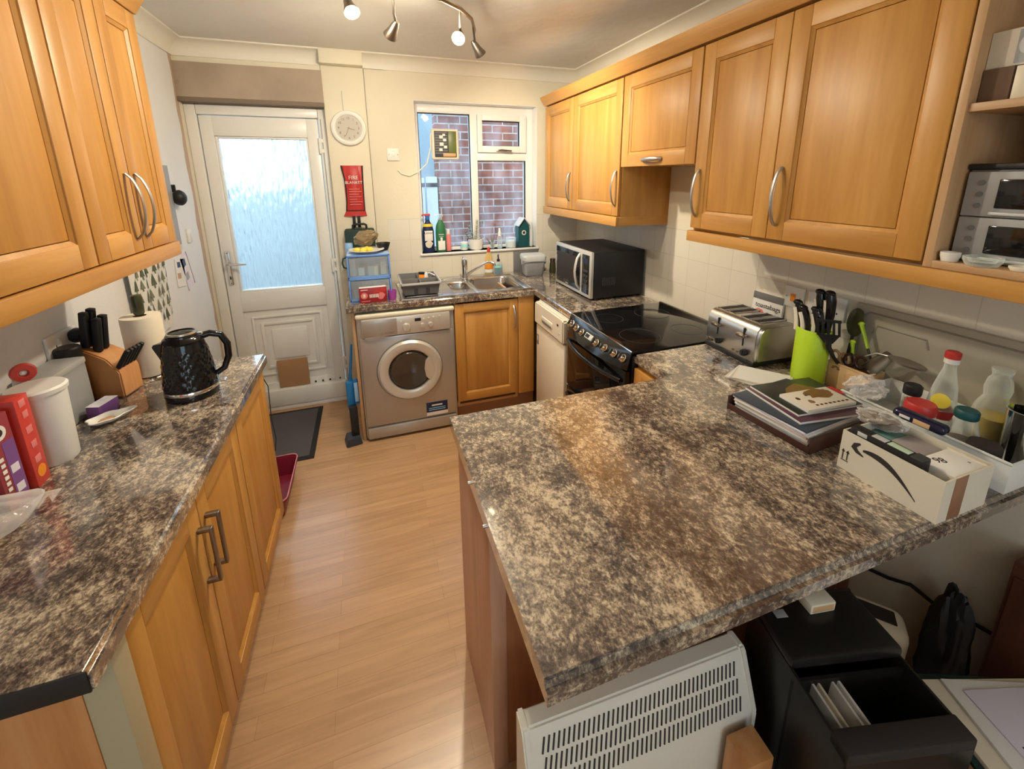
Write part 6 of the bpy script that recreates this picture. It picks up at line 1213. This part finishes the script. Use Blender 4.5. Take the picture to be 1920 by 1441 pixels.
g.box(-w2, w2, .0, d2, .555, hb_, 'gloss_dark', .010); g.box(-w2, w2, -d2, -d2+.045, .535, .565, 'worn_dark', .004); g.box(-w2, w2, -.012, -.004, .1, .54, 'gloss_dark'); g.build('body', BN)
g = G(); g.box(-.02, .02, .10, .115, hb_, hb_+.002, 'mid_grey', .001); g.box(-w2+.03, -w2+.06, d2-.06, d2-.04, hb_, hb_+.0015, 'grey', .0005); g.build('lid_badge', BN, 'small grey badge')
for i, (x, a) in enumerate(((-.118, 6), (-.104, 2), (-.070, -3), (-.055, -5))): g = G(); g.box(-.003, .003, -.045, .045, .15, .53, 'paper' if i != 1 else 'cream_paper', .001, T=Tr(x, -.055, 0, ry=R(3))); solo(g, 'envelope', ('leftmost envelope standing in the black bin', 'cream envelope second from the left in the black bin', 'third envelope from the left in the black bin', 'rightmost envelope standing in the black bin')[i], 'envelope', BN.location, R(-14), 'envelopes in the bin')
g = G(); g.box(-.008, .008, -.055, .055, 0, .30, 'card_white', .002); g.box(-.002, .002, -.04, .04, .3, .3005, 'ink'); solo(g, 'white_adaptor', 'slim white box standing behind the right side of the black bin', 'box', (-.455, -2.600, .0), R(-14))
g = G(); g.box(-.035, .035, -.020, .020, 0, .028, 'ivory', .003); g.box(-.030, .030, -.0205, -.019, .005, .023, 'tan2', .001); solo(g, 'sticky_note_pad', 'small cream and yellow pad on the black bin under the worktop edge', 'notepad', (-.640, -2.655, .5855), R(-10))
k = thing('paper_shredder', 'cream rounded machine with a dark slot on the floor behind the side table', 'machine', (-.215, -2.560, 0), R(-50)); g = G(); g.box(-.10, .10, -.06, .06, 0, .29, 'ivory', .035, seg=5); g.build('body', k); g = G(); g.box(-.068, .068, -.026, .026, .286, .294, 'worn_dark', .028, seg=5); g.build('slot_panel', k, 'dark oval slot')
g = G(); g.blob((0, 0, 0), (.055, .06, .14), 'matt_black', .2, 8, seed=4); solo(g, 'black_bag', 'black bag slumped between the bin and the cream machine', 'bag', (-.385, -2.690, .135))
g = G(); g.blob((0, 0, 0), (.045, .055, .24), 'matt_black', .25, 8, seed=8, flatz=-.215); solo(g, 'black_rucksack', 'black fabric bag at the right edge behind the papers', 'bag', (-.088, -2.700, .215))
k = thing('side_table', 'low wooden side table with a dark green cloth edge, piled with papers', 'side table', (-.46, -2.775, 0), R(-22)); g = G(); g.box(0, .35, -.46, 0, .405, .430, 'tan', .006); g.build('top', k)
g = G(); g.box(.0, .35, -.46, -.0, .430, .440, 'dark_green', .003); g.build('cloth', k, 'dark green cloth')
for x, y in ((.03, -.03), (.32, -.03), (.03, -.43), (.32, -.43)): g = G(); g.box(x-.018, x+.018, y-.018, y+.018, 0, .405, 'red_wood', .003); g.build('leg', k)
def ton(x, y, z): return Vector((-.46, -2.775, 0)) + Matrix.Rotation(R(-22), 3, 'Z') @ Vector((x, y, z))
z = .4403
for i, (a, b_, m_, dx, dy, rz, t_, lb) in enumerate(((.155, .20, 'cream_paper', .185, -.215, 3, .012, 'large cream paper pile lowest on the side table'), (.135, .17, 'paper', .205, -.195, 0, .008, 'white papers in the middle of the side table pile'), (.115, .14, 'lavender_paper', .225, -.18, 5, .004, 'topmost faintly printed sheet on the side table'))):
    g = G(); g.box(-a, a, -b_, b_, 0, t_, m_, .0008)
    if i == 2:
        g.box(-.10, -.05, .03, .034, t_, t_+.0005, 'ink'); g.box(-.06, .10, -.10, .0, t_, t_+.0004, 'card_white')
    solo(g, 'paper_pile', lb, 'papers', ton(dx-.012, dy-.0, z), R(-22+rz)); z += t_+.0003
g = G(); g.tube([(-.020, -2.42, .25), (-.014, -2.50, .275), (-.014, -2.56, .31), (-.012, -2.65, .30), (-.012, -2.70, .33), (-.012, -2.765, .345)], .006, 'matt_black', 8); solo(g, 'power_cable', 'black cable looping along the right wall under the peninsula', 'cable', (0, 0, 0))
k = thing('dark_cabinet', 'dark brown wooden cabinet against the right wall below the papers', 'cabinet', (-.10, -3.20, 0)); g = G(); g.box(0, .097, 0, .42, 0, .66, 'dark_wood', .004); g.build('body', k); g = G(); g.box(-.008, 0, .01, .41, .05, .62, 'dark_wood', .003); g.build('door', k)
g = G(); g.blob((0, 0, 0), (.06, .05, .07), 'pale_grey', .35, 9, seed=21); solo(g, 'crumpled_carrier_bag', 'crumpled white carrier bag on the floor under the side table', 'bag', (-.455, -2.965, .072))

# ceiling lamp added out of view behind the camera for fill light
DL = thing('fill_ceiling_lamp', 'added unseen round fill lamp on the ceiling behind the camera', 'light', (-1.55, -4.35, H)); g = G(); g.lathe([(.16, 0), (.17, -.02), (.15, -.07), (.10, -.095), (0, -.105)], 'fill_lamp_shade', seg=40); g.build('fill_lamp_shade', DL)
l = lamp('fill_lamp_light', 'POINT', (0, 0, -.22), 10, (1, .90, .76), .12); l.parent = DL

GROUPS = {'wall_cabinet': 'beech wall cabinets', 'base_cabinet': 'beech base cabinets', 'worktop': 'stone-pattern worktops', 'light_rail': 'beech light rails under the wall cabinets', 'cornice': 'beech cornice strips', 'storage_box': 'stacked blue-framed drawers', 'magazine': 'magazines on the brown tray', 'paper_wad': 'papers on the brown tray', 'scissors': 'scissors in the utensil box', 'double_socket': 'white double sockets', 'small_dish': 'dishes on the grey mini oven', 'jar_lid': 'lids on the lower shelf', 'end_panel': 'beech end panels', 'pinned_leaflet': 'leaflets pinned on the left wall'}
for o in bpy.data.objects:
    b_ = o.name.split('.')[0]
    if o.parent is None and b_ in GROUPS and o.get('label'): o['group'] = GROUPS[b_]
dw = lamp('added_window_fill', 'AREA', (-1.5, YN-.15, 1.53), 4, (.80, .90, 1), 1.4, shape='RECTANGLE', size_y=1.1); dw.rotation_euler = (PI/2, 0, 0)  # area light added in the unseen window as cool fill
